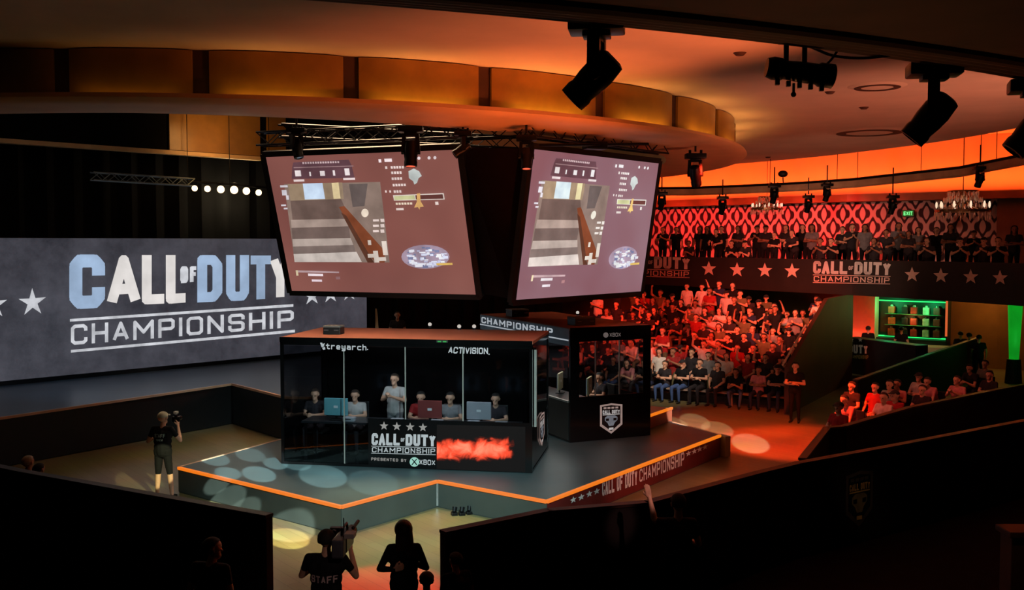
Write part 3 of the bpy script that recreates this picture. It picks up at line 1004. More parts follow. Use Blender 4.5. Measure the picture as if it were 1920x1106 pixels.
# mask: dense in a band that rises to the right, fading at the borders
u_, v_ = sep.outputs[0], sep.outputs[1]
cx = mnode('SUBTRACT', v_, mnode('ADD', mnode('MULTIPLY', u_, .12), .42))
band = mnode('MAXIMUM', 0.0, mnode('SUBTRACT', 1.0, mnode('MULTIPLY', mnode('MULTIPLY', cx, cx), 9.0)))
endf = mnode('MULTIPLY', mnode('SUBTRACT', .93, u_), 5.0)
endf = mnode('MAXIMUM', mnode('MINIMUM', endf, 1.0), -1.0)
msk = mnode('ADD', mnode('MULTIPLY', mnode('SUBTRACT', no.outputs['Fac'], .5), 2.0), mnode('SUBTRACT', mnode('MULTIPLY', mnode('MULTIPLY', band, endf), 1.4), .58))
rp = nt.nodes.new('ShaderNodeValToRGB'); cr = rp.color_ramp
cr.elements[0].position = 0.0; cr.elements[0].color = (.006, .004, .004, 1)
cr.elements[1].position = .55; cr.elements[1].color = (.80, .05, .02, 1)
e = cr.elements.new(.18); e.color = (.05, .006, .004, 1)
e = cr.elements.new(.95); e.color = (.95, .16, .09, 1)
nt.links.new(msk, rp.inputs[0])
nt.links.new(rp.outputs[0], bs.inputs['Base Color'])
nt.links.new(rp.outputs[0], bs.inputs['Emission Color'])
bs.inputs['Emission Strength'].default_value = .5  # smoke print glows by emission in its own colours
mb = MB(); mb.quad(f1(819, 879), f1(985, 885), f1(985, 800), f1(819, 796))
so = obj('smoke_print', mb, smoke, t, label='glowing red smoke picture', fixn=False)
uvl = so.data.uv_layers.new(name='UVMap')
for li, q in zip(so.data.polygons[0].loop_indices, ((0, 0), (1, 0), (1, 1), (0, 1))):
    uvl.data[li].uv = q
PRINT_GREY = M('glowing_white_print', (176, 186, 190), emit=.85, noise=(9, .1))  # booth prints glow by emission in the print colour itself
PRINT_DIM = M('glowing_grey_print', (150, 146, 142), emit=.8, noise=(9, .1))
PRINT_TEAL = M('glowing_teal_print', (150, 205, 190), emit=.9, noise=(9, .1))
mb = MB()
ql = bil((697, 812), (817, 815), (817, 853), (696, 850))
logo(mb, lambda u, v: f1(*ql(u, v), .01), 0)
obj('lettering', mb, [PRINT_GREY], t)
for x, y in ((720, 798.5), (744, 799.5), (769, 800.5), (793, 801.5)):
    mb = MB(); c = f1(x, y, .01); star(mb, c, (f1(x + 5, y, .01) - c) / 5, (f1(x, y - 5, .01) - c) / 5, 8.5)
    obj('star_print', mb, PRINT_DIM, t)
mb = MB()
qq = bil((696, 857.5), (762, 860.5), (762, 866), (696, 863))
text(mb, 'PRESENTED BY', lambda u, y: f1(*qq(u, y), .01), 1, .7, .2, .25, 1)
obj('lettering', mb, [PRINT_GREY, PRINT_DIM], t)
mb = MB(); c = f1(777, 866, .01); ax, ay = f1(778, 866, .01) - c, f1(777, 865, .01) - c
mb.add([c + ax * 9 * math.cos(a * PI / 10) + ay * 9 * math.sin(a * PI / 10) for a in range(20)], [tuple(range(20))], 2)
for s_ in (1, -1):
    mb.add([c + W1d * -.004 + ax * (x * s_) + ay * y for x, y in ((-5.5, -5), (-4, -6.2), (.8, 0), (5, 5), (4, 6.2), (-1, .8))], [tuple(range(6))], 3)
obj('round_mark', mb, [PRINT_GREY, PRINT_DIM, PRINT_TEAL, PRINTBLACK], t)
mb = MB()
qq = bil((786, 861), (816, 862.5), (816, 872.5), (786, 871))
text(mb, 'XBOX', lambda u, y: f1(*qq(u, y), .01), 1, 1.0, .2, .2, 0)
obj('lettering', mb, [PRINT_GREY, PRINT_DIM, PRINT_TEAL, PRINTBLACK], t)
mb = MB()
qq = bil((611, 643.5), (687, 646), (687, 657), (611, 654.5))
text(mb, 'treyarch', lambda u, y: f1(*qq(u, y), .004), 1, .8, .2, .25, 0)
for pts in (((600, 642), (604, 641), (606, 650), (603, 651)), ((604, 652), (609, 650), (610, 655), (606, 656)), ((605, 645), (609, 643), (607, 650), (605, 650))):
    mb.add([f1(*q, .004) for q in pts], [(0, 1, 2, 3)], 0)
c = f1(689, 655, .004); mb.add([f1(688, 656, .004), f1(690, 656, .004), f1(690, 654, .004), f1(688, 654, .004)], [(0, 1, 2, 3)], 0)
obj('lettering', mb, [PRINT_GREY], t)
mb = MB()
qq = bil((842, 650), (915, 652), (915, 664), (840, 662.5))
text(mb, 'ACTIVISION', lambda u, y: f1(*qq(u, y), .004), 1, .85, .2, .15, 0)
mb.add([f1(916, 665, .004), f1(918, 665, .004), f1(918, 663, .004), f1(916, 663, .004)], [(0, 1, 2, 3)], 0)
obj('lettering', mb, [PRINT_GREY], t)
def shield(mb, fn, k=(0, 1, 2, 3)):
    """tournament shield in a unit box: pale border, dark field, wordmark bar, grey emblem"""
    out = [(0, .95), (.5, 1.0), (1, .95), (1, .28), (.5, 0), (0, .28)]
    inn = [(.09, .90), (.5, .94), (.91, .90), (.91, .33), (.5, .08), (.09, .33)]
    for i in range(6):
        j = (i + 1) % 6
        mb.add([fn(*out[i]), fn(*out[j]), fn(*inn[j]), fn(*inn[i])], [(0, 1, 2, 3)], k[0])
    mb.add([fn(*q) for q in inn], [tuple(range(6))], k[1])
    def f2(u, v, o=.003): return fn(u, v, o)
    for i in range(4):
        a = .16 + i * .175
        mb.add([f2(a, .82), f2(a + .13, .82), f2(a + .13, .88), f2(a, .88)], [(0, 1, 2, 3)], k[0])
    text(mb, 'CALL DUTY', lambda u, y: f2(.12 + .76 * u, .66 + .12 * y), 1, .6, .24, .1, k[2])
    mb.add([f2(.12, .62), f2(.88, .62), f2(.88, .645), f2(.12, .645)], [(0, 1, 2, 3)], k[2])
    sk = [(.22, .44), (.22, .54), (.34, .6), (.66, .6), (.78, .54), (.78, .44), (.66, .36), (.6, .26), (.4, .26), (.34, .36)]
    mb.add([f2(*q) for q in sk], [tuple(range(10))], k[3])
    for a, b in ((.26, .40), (.60, .74)):
        mb.add([f2(a, .43, .006), f2(b, .43, .006), f2(b, .51, .006), f2(a, .51, .006)], [(0, 1, 2, 3)], k[1])
    mb.add([f2(.4, .13), f2(.6, .13), f2(.6, .2), f2(.4, .2)], [(0, 1, 2, 3)], k[2])
SHIELD_M = [M('shield_border', (176, 150, 142), emit=.6, noise=(8, .1)), M('shield_field', (18, 18, 22), .4, noise=(5, .2)), M('shield_white', (196, 190, 188), emit=.7, noise=(8, .1)), M('shield_grey', (112, 116, 124), emit=.7, noise=(8, .25))]  # shield print emits its colour, standing in for stage light on it
mb = MB()
shield(mb, lambda u, v, o=0: P1(L1 + .008 + o, 1.75 - u * .75 + 0, .28 + v * .72))
obj('shield_print', mb, SHIELD_M, t)

# booth two: short end towards the camera, long side facing left
b2a, b2b = at_z(1068, 829.7, ZS), at_z(1218, 815.5, ZS)
U2 = b2b - b2a; D2 = U2.length; U2.normalize(); W2d = V((-U2.y, U2.x, 0)); L2, H2 = 5.2, 2.68
def P2(u, w, z): return b2a + U2 * u + W2d * w + Zv * z
t = empty('player_booth', P2(D2 / 2, L2 / 2, 0), math.atan2(U2.y, U2.x), 'rear black glass booth showing its windowed short end with a shield print', 'booth', 'glass player booths')
mb = MB()
hexa(mb, P2, 0, D2, 0, L2, 0, .05)
for u in (0, D2 - th):
    for w in (0, L2 - th):
        hexa(mb, P2, u, u + th, w, w + th, .05, H2 - .06)
hexa(mb, P2, D2 - th, D2, th, L2 - th, H2 - .36, H2 - .06)
hexa(mb, P2, th, D2 - th, L2 - th, L2, H2 - .36, H2 - .06)
obj('frame', mb, PRINTBLACK, t)
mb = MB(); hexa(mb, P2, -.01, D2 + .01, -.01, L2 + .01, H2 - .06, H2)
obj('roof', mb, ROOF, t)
def u2_of(px): return (on_plane(px, 700, b2a, W2d) - b2a).dot(U2)
def f2p(px, py, off=.006): return on_plane(px, py, b2a - W2d * off, W2d)
wl, wr, wt, wb = u2_of(1085), u2_of(1205), f2p(1145, 638).z - ZS, f2p(1145, 740).z - ZS
mb = MB()
hexa(mb, P2, 0, D2, -.03, 0, wt, H2 + .005); hexa(mb, P2, 0, D2, -.03, 0, .0, wb)
hexa(mb, P2, 0, wl, -.03, 0, wb, wt); hexa(mb, P2, wr, D2, -.03, 0, wb, wt)
obj('front_panel', mb, PRINTBLACK, t)
mb = MB(); hexa(mb, P2, wl, wr, .01, .022, wb, wt)
obj('glass_pane', mb, GLASS_CLEAR, t)
for px in (1117, 1162):
    u = u2_of(px); mb = MB(); hexa(mb, P2, u - .012, u + .012, .0, .034, wb, wt)
    obj('mullion', mb, GREYPOST, t)
mb = MB(); hexa(mb, P2, D2 - .04, D2 - .026, th, L2 - th, .95, H2 - .36); obj('glass_pane', mb, GLASS_CLEAR, t)
mb = MB(); hexa(mb, P2, th, D2 - th, L2 - .04, L2 - .026, .95, H2 - .36); obj('glass_pane', mb, GLASS_CLEAR, t)
mb = MB(); hexa(mb, P2, D2 - .04, D2 - .01, th, L2 - th, .05, .95); hexa(mb, P2, th, D2 - th, L2 - .04, L2 - .01, .05, .95)
obj('side_panel', mb, PRINTBLACK, t)
# long left side: bright printed band, grey tinted panes, dark lower panel
mb = MB(); hexa(mb, P2, -.03, -.01, 0, L2, H2 - .42, H2 - .02)
band = obj('printed_band', mb, BLUEBAND, t)
mb = MB()
text(mb, 'CHAMPIONSHIP', lambda u, y: P2(-.036, L2 - .1 - u * (L2 - .9), H2 - .24 + .17 * y), 1, .8, .2, .22)
mb.add([P2(-.036, 0, H2 - .30), P2(-.036, L2, H2 - .30), P2(-.036, L2, H2 - .27), P2(-.036, 0, H2 - .27)], [(0, 1, 2, 3)])
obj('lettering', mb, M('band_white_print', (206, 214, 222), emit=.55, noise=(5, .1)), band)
for a, b in ((.10, 1.25), (1.27, 2.55), (2.57, 3.85), (3.87, 5.1)):
    mb = MB(); hexa(mb, P2, .0, .014, a, b, .95, H2 - .42); obj('glass_pane', mb, GLASS, t)
for w in (1.26, 2.56, 3.86):
    mb = MB(); hexa(mb, P2, -.012, .03, w - .02, w + .02, .05, H2 - .42); obj('mullion', mb, GREYPOST, t)
mb = MB(); hexa(mb, P2, -.012, .01, th, L2, .05, .93); obj('side_panel', mb, M('booth_lower_grey', (44, 40, 38), .3, noise=(1.4, .2)), t)
mb = MB(); hexa(mb, P2, -.03, .03, th, L2, .93, .97); obj('sill', mb, GREYPOST, t)
mb = MB()
qs = bil((1125, 757), (1167, 755), (1167, 811), (1125, 815))
shield(mb, lambda u, v, o=0: f2p(*qs(u, v), .034 + o))
obj('shield_print', mb, SHIELD_M, t)
mb = MB()
c = f2p(1136, 628, .034); ax, ay = f2p(1137, 628, .034) - c, f2p(1136, 627, .034) - c
mb.add([c + ax * 5 * math.cos(a * PI / 8) + ay * 5 * math.sin(a * PI / 8) for a in range(16)], [tuple(range(16))])
qq = bil((1143, 624), (1164, 623.5), (1164, 631), (1143, 631.5))
text(mb, 'XBOX', lambda u, y: f2p(*qq(u, y), .034), 1, 1.0, .2, .2)
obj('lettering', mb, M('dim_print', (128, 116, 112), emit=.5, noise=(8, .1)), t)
lamp('booth_glow', 'AREA', P1(L1 * .5, .25, 2.45), 46, (.86, .95, 1.0), P1(L1 * .5, 1.0, .9), shape='RECTANGLE', size=4.2, size_y=.5)
lamp('booth_glow', 'AREA', P2(D2 * .5, L2 * .5, 2.45), 80, (1.0, .92, .8), P2(D2 * .5, L2 * .5, 0), shape='RECTANGLE', size=.6, size_y=4.0)

# cases and lamps on the booth roofs
def case(name, c, size, rz, mats, label, cat, lid=True):
    t = empty(name, c, rz, label, cat)
    mb = MB(); mb.box((0, 0, size[2] * .4), (size[0], size[1], size[2] * .8), bev=.01)
    obj('body', mb, mats[0], t, local=True)
    mb = MB(); mb.box((0, 0, size[2] * .9), (size[0] * 1.02, size[1] * 1.02, size[2] * .2), bev=.01)
    obj('lid', mb, mats[1], t, local=True)
    mb = MB()
    for s in (-1, 1):
        mb.bar((s * size[0] * .3 - .05, -size[1] / 2 - .02, size[2] * .5), (s * size[0] * .3 + .05, -size[1] / 2 - .02, size[2] * .5), .015, .02)
    obj('handle', mb, SILVER, t, local=True)
    return t
ang1, ang2 = math.atan2(U1.y, U1.x), math.atan2(U2.y, U2.x)
zr = ZS + H1
c = at_z(626, 626, zr)
case('equipment_case', c, (.38, .3, .19), ang1, (BLACK, M('case_lid_grey', (120, 116, 110), .5, noise=(5, .1))), 'small black equipment case with grey lid on the wide booth roof', 'case')
c = at_z(970, 593, zr)
case('equipment_case', c, (.5, .4, .2), ang2, (BLACK, M('case_lid_grey', (120, 116, 110))), 'grey and black case at the far end of the rear booth roof', 'case')
c = at_z(1090, 609, zr)
case('equipment_case', c, (.55, .4, .2), ang2, (M('case_slate', (74, 76, 76), .5, noise=(5, .1)), M('case_lid_grey', (120, 116, 110))), 'slate grey case on the near end of the rear booth roof', 'case')
GREEN = M('green_lamp', (20, 190, 60), emit=.6)
c = at_z(830, 638, zr)
t = empty('indicator_lamp', P1(u1_of(830), -.06, H1 - .03), ang1, 'small green indicator lamp on the front roof edge of the wide booth', 'lamp')
mb = MB(); mb.box((0, .03, 0), (.24, .05, .05), bev=.008); obj('housing', mb, BLACK, t, local=True)
mb = MB(); mb.box((-.05, -.003, 0), (.07, .02, .025)); mb.box((.06, -.003, 0), (.07, .02, .025)); obj('lens', mb, GREEN, t, local=True)
WHITE_LAMP = M('white_lamp', (225, 215, 205), emit=.7)
for (px, py, where) in ((806, 610, 'left of the three on the wide booth roof'), (861, 614, 'middle of the three on the wide booth roof'), (889, 614, 'right of the three on the wide booth roof'), (1083, 587, 'on the rear booth roof by the slate case')):
    c = at_z(px, py + 4, zr)
    t = empty('roof_lamp', c, 0, 'small pale round lamp, ' + where, 'lamp', 'roof lamps')
    mb = MB(); mb.cyl((0, 0, 0), (0, 0, .04), .045, .03, 10); obj('base', mb, BLACKMETAL, t, local=True)
    mb = MB(); mb.sphere((0, 0, .075), .045); obj('bulb', mb, WHITE_LAMP, t, local=True, smooth=True)

# ================================================================== hanging screens
QL = [V(p) for p in ((-5.83, 24.14, 7.23), (-1.21, 22.24, 7.23), (-0.82, 23.18, 4.01), (-5.45, 25.07, 4.01))]   # TL TR BR BL
QR = [V(p) for p in ((0.477, 21.556, 7.18), (3.66, 25.41, 7.18), (3.27, 25.73, 3.96), (0.09, 21.88, 3.96))]
def on_quad(Q, off=0.0):
    n = (Q[1] - Q[0]).cross(Q[3] - Q[0]).normalized()
    if n.dot(EYE - Q[0]) < 0: n = -n
    def f(u, v):
        return Q[0] + (Q[1] - Q[0]) * u + (Q[3] - Q[0]) * v + n * off
    return f, n
fL, nL = on_quad(QL)
def uvl_of(px, py):
    p = on_plane(px, py, QL[0], nL)
    a, b = QL[1] - QL[0], QL[3] - QL[0]
    r = p - QL[0]
    return r.dot(a) / a.length_squared, r.dot(b) / b.length_squared
def hud(Q, base, warm):
    """the projected game picture as flat coloured patches; measured on the left screen"""
    mats, cur = [], [MB()]
    pieces = []
    idx = {}
    def piece(name):
        pieces.append((name, cur[0])); cur[0] = MB()
    def C(rgb, e=1.0):
        k = ('proj_%d_%d_%d' % rgb)
        if k not in idx:
            idx[k] = len(mats)
            mats.append(M(k + warm, rgb, emit=e, noise=(2.2, .24)))
        return idx[k]
    lay = [0]
    def patch(rgb, *pts):
        lay[0] += 1
        f, _ = on_quad(Q, .006 + .0006 * lay[0])
        cur[0].add([f(*uvl_of(*p)) for p in pts], [tuple(range(len(pts)))], C(rgb))
    def rect(rgb, x0, y0, x1, y1, sk=0.0, rot=-.028):
        # small rectangles follow the lean and slope of the left screen
        def q(x, y): return (x + (y - y0) * .13, y + (x - x0) * rot)
        patch(rgb, q(x0, y0), q(x1, y0), q(x1, y1), q(x0, y1))
    k = 1.0 if warm == '_w' else 1.12
    def T(r, g, b): return (min(255, int(r * k)), min(255, int(g * k)), min(255, int(b * (k * 1.05))))
    patch(T(132, 112, 98), (533, 345), (713, 341), (731, 492), (553, 491))             # game view
    patch(T(150, 128, 100), (540, 345), (642, 342), (645, 373), (545, 376))
    patch(T(196, 214, 232), (568, 344), (605, 343), (610, 373), (572, 374))            # window
    patch(T(226, 204, 150), (622, 343), (635, 342), (639, 372), (626, 373))
    patch(T(104, 84, 74), (545, 376), (640, 373), (657, 410), (549, 412))              # landing
    patch(T(160, 140, 124), (546, 412), (650, 410), (654, 424), (547, 427))            # steps
    patch(T(108, 90, 80), (547, 427), (655, 424), (657, 446), (549, 448))
    patch(T(172, 156, 140), (549, 448), (658, 446), (663, 459), (550, 462))
    patch(T(120, 104, 94), (550, 462), (664, 459), (668, 474), (551, 476))
    patch(T(200, 188, 172), (551, 476), (669, 472), (679, 491), (553, 491))
    patch(T(124, 66, 40), (636, 388), (646, 386), (722, 470), (722, 492), (704, 492), (660, 430))   # rail
    patch(T(86, 52, 38), (640, 398), (650, 404), (702, 492), (690, 492))
    patch(T(96, 84, 78), (655, 345), (690, 344), (684, 386), (662, 388))
    for x, y, w, h in ((690, 476, 18, 7), (700, 470, 9, 22), (716, 452, 9, 26), (708, 482, 16, 7), (690, 450, 6, 9)):
        rect(T(214, 200, 180), x, y, x + w, y + h)
    patch(T(232, 214, 186), *[(685 + 7 * math.cos(a * PI / 6), 399 + 8 * math.sin(a * PI / 6)) for a in range(12)])
    for y in (411, 421, 431):
        rect(T(226, 206, 190), 700, y, 711, y + 4); rect(T(226, 206, 190), 714, y - 1, 721, y + 5)
    for x, y, w, h in ((526, 347, 14, 4), (529, 356, 9, 10), (537, 366, 5, 8), (528, 383, 9, 3), (533, 389, 7, 3)):
        rect(T(206, 200, 198), x, y, x + w, y + h)
    piece('game_view')
    patch(T(92, 62, 66), (551, 304), (655, 299), (660, 309), (666, 333), (548, 335), (549, 313))
    for i in range(15):
        rect(T(196, 170, 164), 568 + i * 4.7, 303.5 - i * .13, 568 + i * 4.7 + 3.2, 307 - i * .13)
    rect(T(150, 120, 116), 552, 313, 664, 314.5)
    for x, w, h in ((554, 11, 11), (581, 3, 8), (601, 9, 9), (625, 4, 10), (647, 9, 13)):
        rect(T(226, 214, 204), x, 330 - h - (x - 554) * .02, x + w, 330 - (x - 554) * .02)
    rect(T(214, 196, 186), 552, 336, 572, 340); rect(T(214, 196, 186), 645, 333, 667, 337)
    piece('title_bar')
    rect(T(232, 214, 206), 711, 298, 716, 304); rect(T(232, 214, 206), 722, 297, 736, 303)
    for x in (787, 806, 817):
        patch(T(232, 214, 206), *[(x + 3 * math.cos(a * PI / 4), 296 - (x - 787) * .03 + 3.2 * math.sin(a * PI / 4)) for a in range(8)])
    for i, (x, y, w) in enumerate(((734, 311, 26), (735, 321, 23), (736, 332, 22), (738, 344, 31), (740, 356, 18))):
        for j in range(int(w / 5.2)):
            rect(T(224, 204, 190), x + j * 5.2, y - j * .13, x + j * 5.2 + 3.8, y + 4.6 - j * .13)
    rect(T(224, 204, 190), 724, 311, 728, 316); rect(T(224, 204, 190), 724, 356, 727, 360); rect(T(224, 204, 190), 732, 356, 735, 360)
    patch(T(190, 196, 184), (768, 320), (778, 315), (788, 320), (793, 329), (787, 333), (784, 342), (779, 345), (777, 339), (769, 333))
    patch(T(222, 208, 190), (739, 365), (834, 361), (836, 373), (741, 375))
    patch(T(96, 56, 50), (781, 365), (832, 363), (833.5, 371.5), (782, 373))
    patch(T(196, 196, 140), (741, 366.5), (779, 365), (780.5, 373), (742, 374))
    for j in range(6):
        rect(T(224, 206, 176), 744 + j * 5.4, 379 - j * .13, 748 + j * 5.4, 383 - j * .13)
    rect(T(224, 206, 190), 745, 389, 759, 393); rect(T(224, 206, 190), 818, 377, 824, 383)
    patch(T(226, 176, 104), (784, 362), (790, 361), (791, 376), (797, 386), (790, 387), (789, 392), (786, 387), (779, 388), (784, 377))
    piece('menu_list')
    ov = [(800 + 45 * math.cos(a * PI / 12), 480 - 22.5 * math.sin(a * PI / 12)) for a in range(24)]
    patch(T(160, 140, 150), *ov)
    rnd = random.Random(4)
    for i in range(70):
        a_, r_ = rnd.uniform(0, 2 * PI), rnd.random() ** .5
        x, y = 797 + 38 * r_ * math.cos(a_), 479 + 18 * r_ * math.sin(a_)
        rect(T(*rnd.choice(((120, 124, 150), (190, 192, 210), (226, 228, 238), (236, 236, 240), (210, 214, 230)))), x, y, x + rnd.uniform(3, 12), y + rnd.uniform(2, 5))
    rect(T(214, 176, 90), 822, 491, 852, 495)
    piece('map_picture')
    patch(T(178, 150, 146), (559, 504), (640, 506.5), (640, 509.5), (560, 508))
    rect(T(206, 190, 150), 559, 504, 563, 514); rect(T(230, 214, 210), 582, 510, 610, 514.5, rot=.02); rect(T(224, 204, 204), 589, 521, 608, 525, rot=.02)
    rect(T(150, 110, 106), 634, 516, 642, 521)
    piece('weapon_strip')
    return pieces, mats
def screen_mat(name, c1, c2):
    m = bpy.data.materials.new(name); m.use_nodes = True
    nt = m.node_tree; b = nt.nodes['Principled BSDF']
    b.inputs['Base Color'].default_value = (.03, .03, .03, 1); b.inputs['Roughness'].default_value = .7
    tc = nt.nodes.new('ShaderNodeTexCoord'); n = nt.nodes.new('ShaderNodeTexNoise'); n.inputs['Scale'].default_value = .35; n.inputs['Detail'].default_value = 2
    r = nt.nodes.new('ShaderNodeValToRGB')
    r.color_ramp.elements[0].position = .35; r.color_ramp.elements[0].color = (*lin(c1), 1)
    r.color_ramp.elements[1].position = .65; r.color_ramp.elements[1].color = (*lin(c2), 1)
    nt.links.new(tc.outputs['Object'], n.inputs[0]); nt.links.new(n.outputs['Fac'], r.inputs[0]); nt.links.new(r.outputs[0], b.inputs['Emission Color'])
    b.inputs['Emission Strength'].default_value = 1.0
    return m
def hscreen(Q, label, m, warm):
    c = (Q[0] + Q[1] + Q[2] + Q[3]) / 4
    t = empty('hanging_screen', (c.x, c.y, Q[3].z), 0, label, 'screen', 'hanging game screens')
    f, n = on_quad(Q)
    mb = MB(); mb.quad(f(0, 0), f(1, 0), f(1, 1), f(0, 1)); s = obj('projection_surface', mb, m, t)
    hb, hm = hud(Q, None, warm)
    for nm_, pb in hb: obj(nm_, pb, hm, s)
    mb = MB()
    e = .018
    pts = [f(-e, -e), f(1 + e, -e), f(1 + e, 1 + e), f(-e, 1 + e)]
    for i in range(4):
        a, b = pts[i] - n * .06, pts[(i + 1) % 4] - n * .06
        mb.bar(a, b, .13, .13, up=n)
    back = [p - n * .10 for p in pts]
    mb.quad(*back)
    obj('frame', mb, BLACK, t)
    return t
hscreen(QL, 'left hanging projection screen, larger and mauve, above the wide glass booth', screen_mat('projection_mauve', (120, 72, 66), (138, 86, 78)), '_w')
hscreen(QR, 'narrower looking pinkish hanging projection screen beside the red crowd', screen_mat('projection_pink', (134, 88, 96), (146, 112, 122)), '_c')
# black tapering housing that fills the corner between both screens
t = empty('screen_housing', (-.4, 24.5, 4.0), 0, 'black tapering cloth housing between the two hanging screens', 'housing')
mb = MB()
k = .16
tops = [QL[1] - nL * k, QR[0] - on_quad(QR)[1] * k, QR[1] - on_quad(QR)[1] * k, V((-2.2, 29.0, 7.2)), QL[0] - nL * k]
bots = [QL[2] - nL * k, QR[3] - on_quad(QR)[1] * k, QR[2] - on_quad(QR)[1] * k, V((-2.0, 28.2, 4.0)), QL[3] - nL * k]
n = 5
mb.add(tops + bots, [(i, (i + 1) % n, n + (i + 1) % n, n + i) for i in range(n)] + [(0, 1, 2, 3, 4), (9, 8, 7, 6, 5)])
obj('cloth', mb, M('housing_cloth', (22, 11, 9), .95, noise=(2, .3), spec=.1), t)
mb = MB()
for a, b in ((tops[0], bots[0]), (tops[1], bots[1])):
    mb.bar(a, b, .08, .08)
obj('corner_rail', mb, BLACK, t)

# ------------------------------------------------------------------ trusses, pipes and lamps
def truss(a, b, s=.3, r=.025, name='truss', label='', mat=None):
    a, b = V(a), V(b)
    d = (b - a); L = d.length; d.normalize()
    x = d.cross(V((0, 0, 1))).normalized(); z = x.cross(d)
    t = empty(name, a, 0, label, 'truss', 'lighting trusses')
    ch, br = MB(), MB()
    cs = [x * i * s / 2 + z * j * s / 2 for i, j in ((-1, -1), (1, -1), (1, 1), (-1, 1))]
    for c in cs: ch.cyl(a + c, b + c, r, n=6)
    n = max(2, int(L / s / 1.2))
    for i in range(n):
        p, q = a + d * L * i / n, a + d * L * (i + 1) / n
        for j in range(4):
            u, w = cs[j], cs[(j + 1) % 4]
            br.cyl(p + (u if i % 2 else w), q + (w if i % 2 else u), r * .55, n=5)
    obj('chord_tube', ch, mat or BLACKMETAL, t); obj('brace', br, mat or BLACKMETAL, t)
    return t
truss((-5.9, 23.9, 7.62), (-.9, 21.9, 7.62), label='black box truss above the left hanging screen')
truss((.2, 21.3, 7.58), (3.8, 25.6, 7.58), label='black box truss above the right hanging screen')
truss((-5.6, 24.6, 7.9), (.1, 27.6, 7.9), label='black box truss crossing behind the left hanging screen')
truss((-1.3, 22.5, 7.62), (.5, 21.7, 7.62), label='short black truss bridging the gap between both screens')
tr = on_plane(172, 330, HD0 + LEDN * .2, LEDN); tr2 = on_plane(362, 342, HD0 + LEDN * .2, LEDN)
truss(tr, tr2, .22, .022, label='grey truss hanging over the video wall', mat=M('truss_grey', (120, 135, 142), .4, .6, noise=(4, .2)))
tr3 = on_plane(352, 340, HD0 + LEDN * .25, LEDN); tr4 = on_plane(505, 352, HD0 + LEDN * .25, LEDN)
t = empty('lamp_bar', (tr3 + tr4) / 2, 0, 'black pipe carrying the row of blinder lamps over the video wall', 'pipe')
mb = MB(); mb.cyl(tr3, tr4, .03); obj('pipe', mb, BLACKMETAL, t)
mb = MB()
for p in (tr3, (tr3 + tr4) / 2, tr4): mb.cyl(p, (p.x, p.y, 9.9), .012, n=5)
obj('hanger', mb, BLACKMETAL, t)
LAMPON = M('blinder_lens', (255, 222, 176), emit=2.4)
names = ['leftmost', 'second from the left', 'third from the left', 'fourth from the left', 'fifth from the left', 'rightmost']
for i, (px, py, r) in enumerate(((365, 353, .10), (389, 354, .11), (414, 355, .13), (439, 356, .14), (462, 358, .13), (485, 361, .11))):
    c = on_plane(px, py, HD0 + LEDN * .35, LEDN)
    t = empty('blinder_lamp', c, 0, 'lit round blinder lamp over the video wall, %s of the row' % names[i], 'lamp', 'lit blinder lamps')
    out = (EYE - c + V((2, 0, -1.5))).normalized()
    mb = MB(); mb.cyl(-out * .22, -out * .01, r * .7, r, 14); obj('housing', mb, BLACKMETAL, t, local=True, smooth=True)
    mb = MB(); mb.sphere((0, 0, 0), r * .92, sc=(1, 1, 1)); obj('lens', mb, LAMPON, t, local=True, smooth=True)
    mb = MB(); mb.tube([-out * .1 + V((-.1, 0, 0)), -out * .1 + V((-.1, 0, .22)), -out * .1 + V((.1, 0, .22)), -out * .1 + V((.1, 0, 0))], .012); obj('yoke', mb, BLACKMETAL, t, local=True)
# glow they throw on the curtain
g = on_plane(440, 362, HD0 + LEDN * 1.0, LEDN)
lamp('blinder_glow', 'POINT', on_plane(440, 372, LED0 + LEDN * .25, LEDN), 110, (1.0, .78, .45), shadow_soft_size=.1)

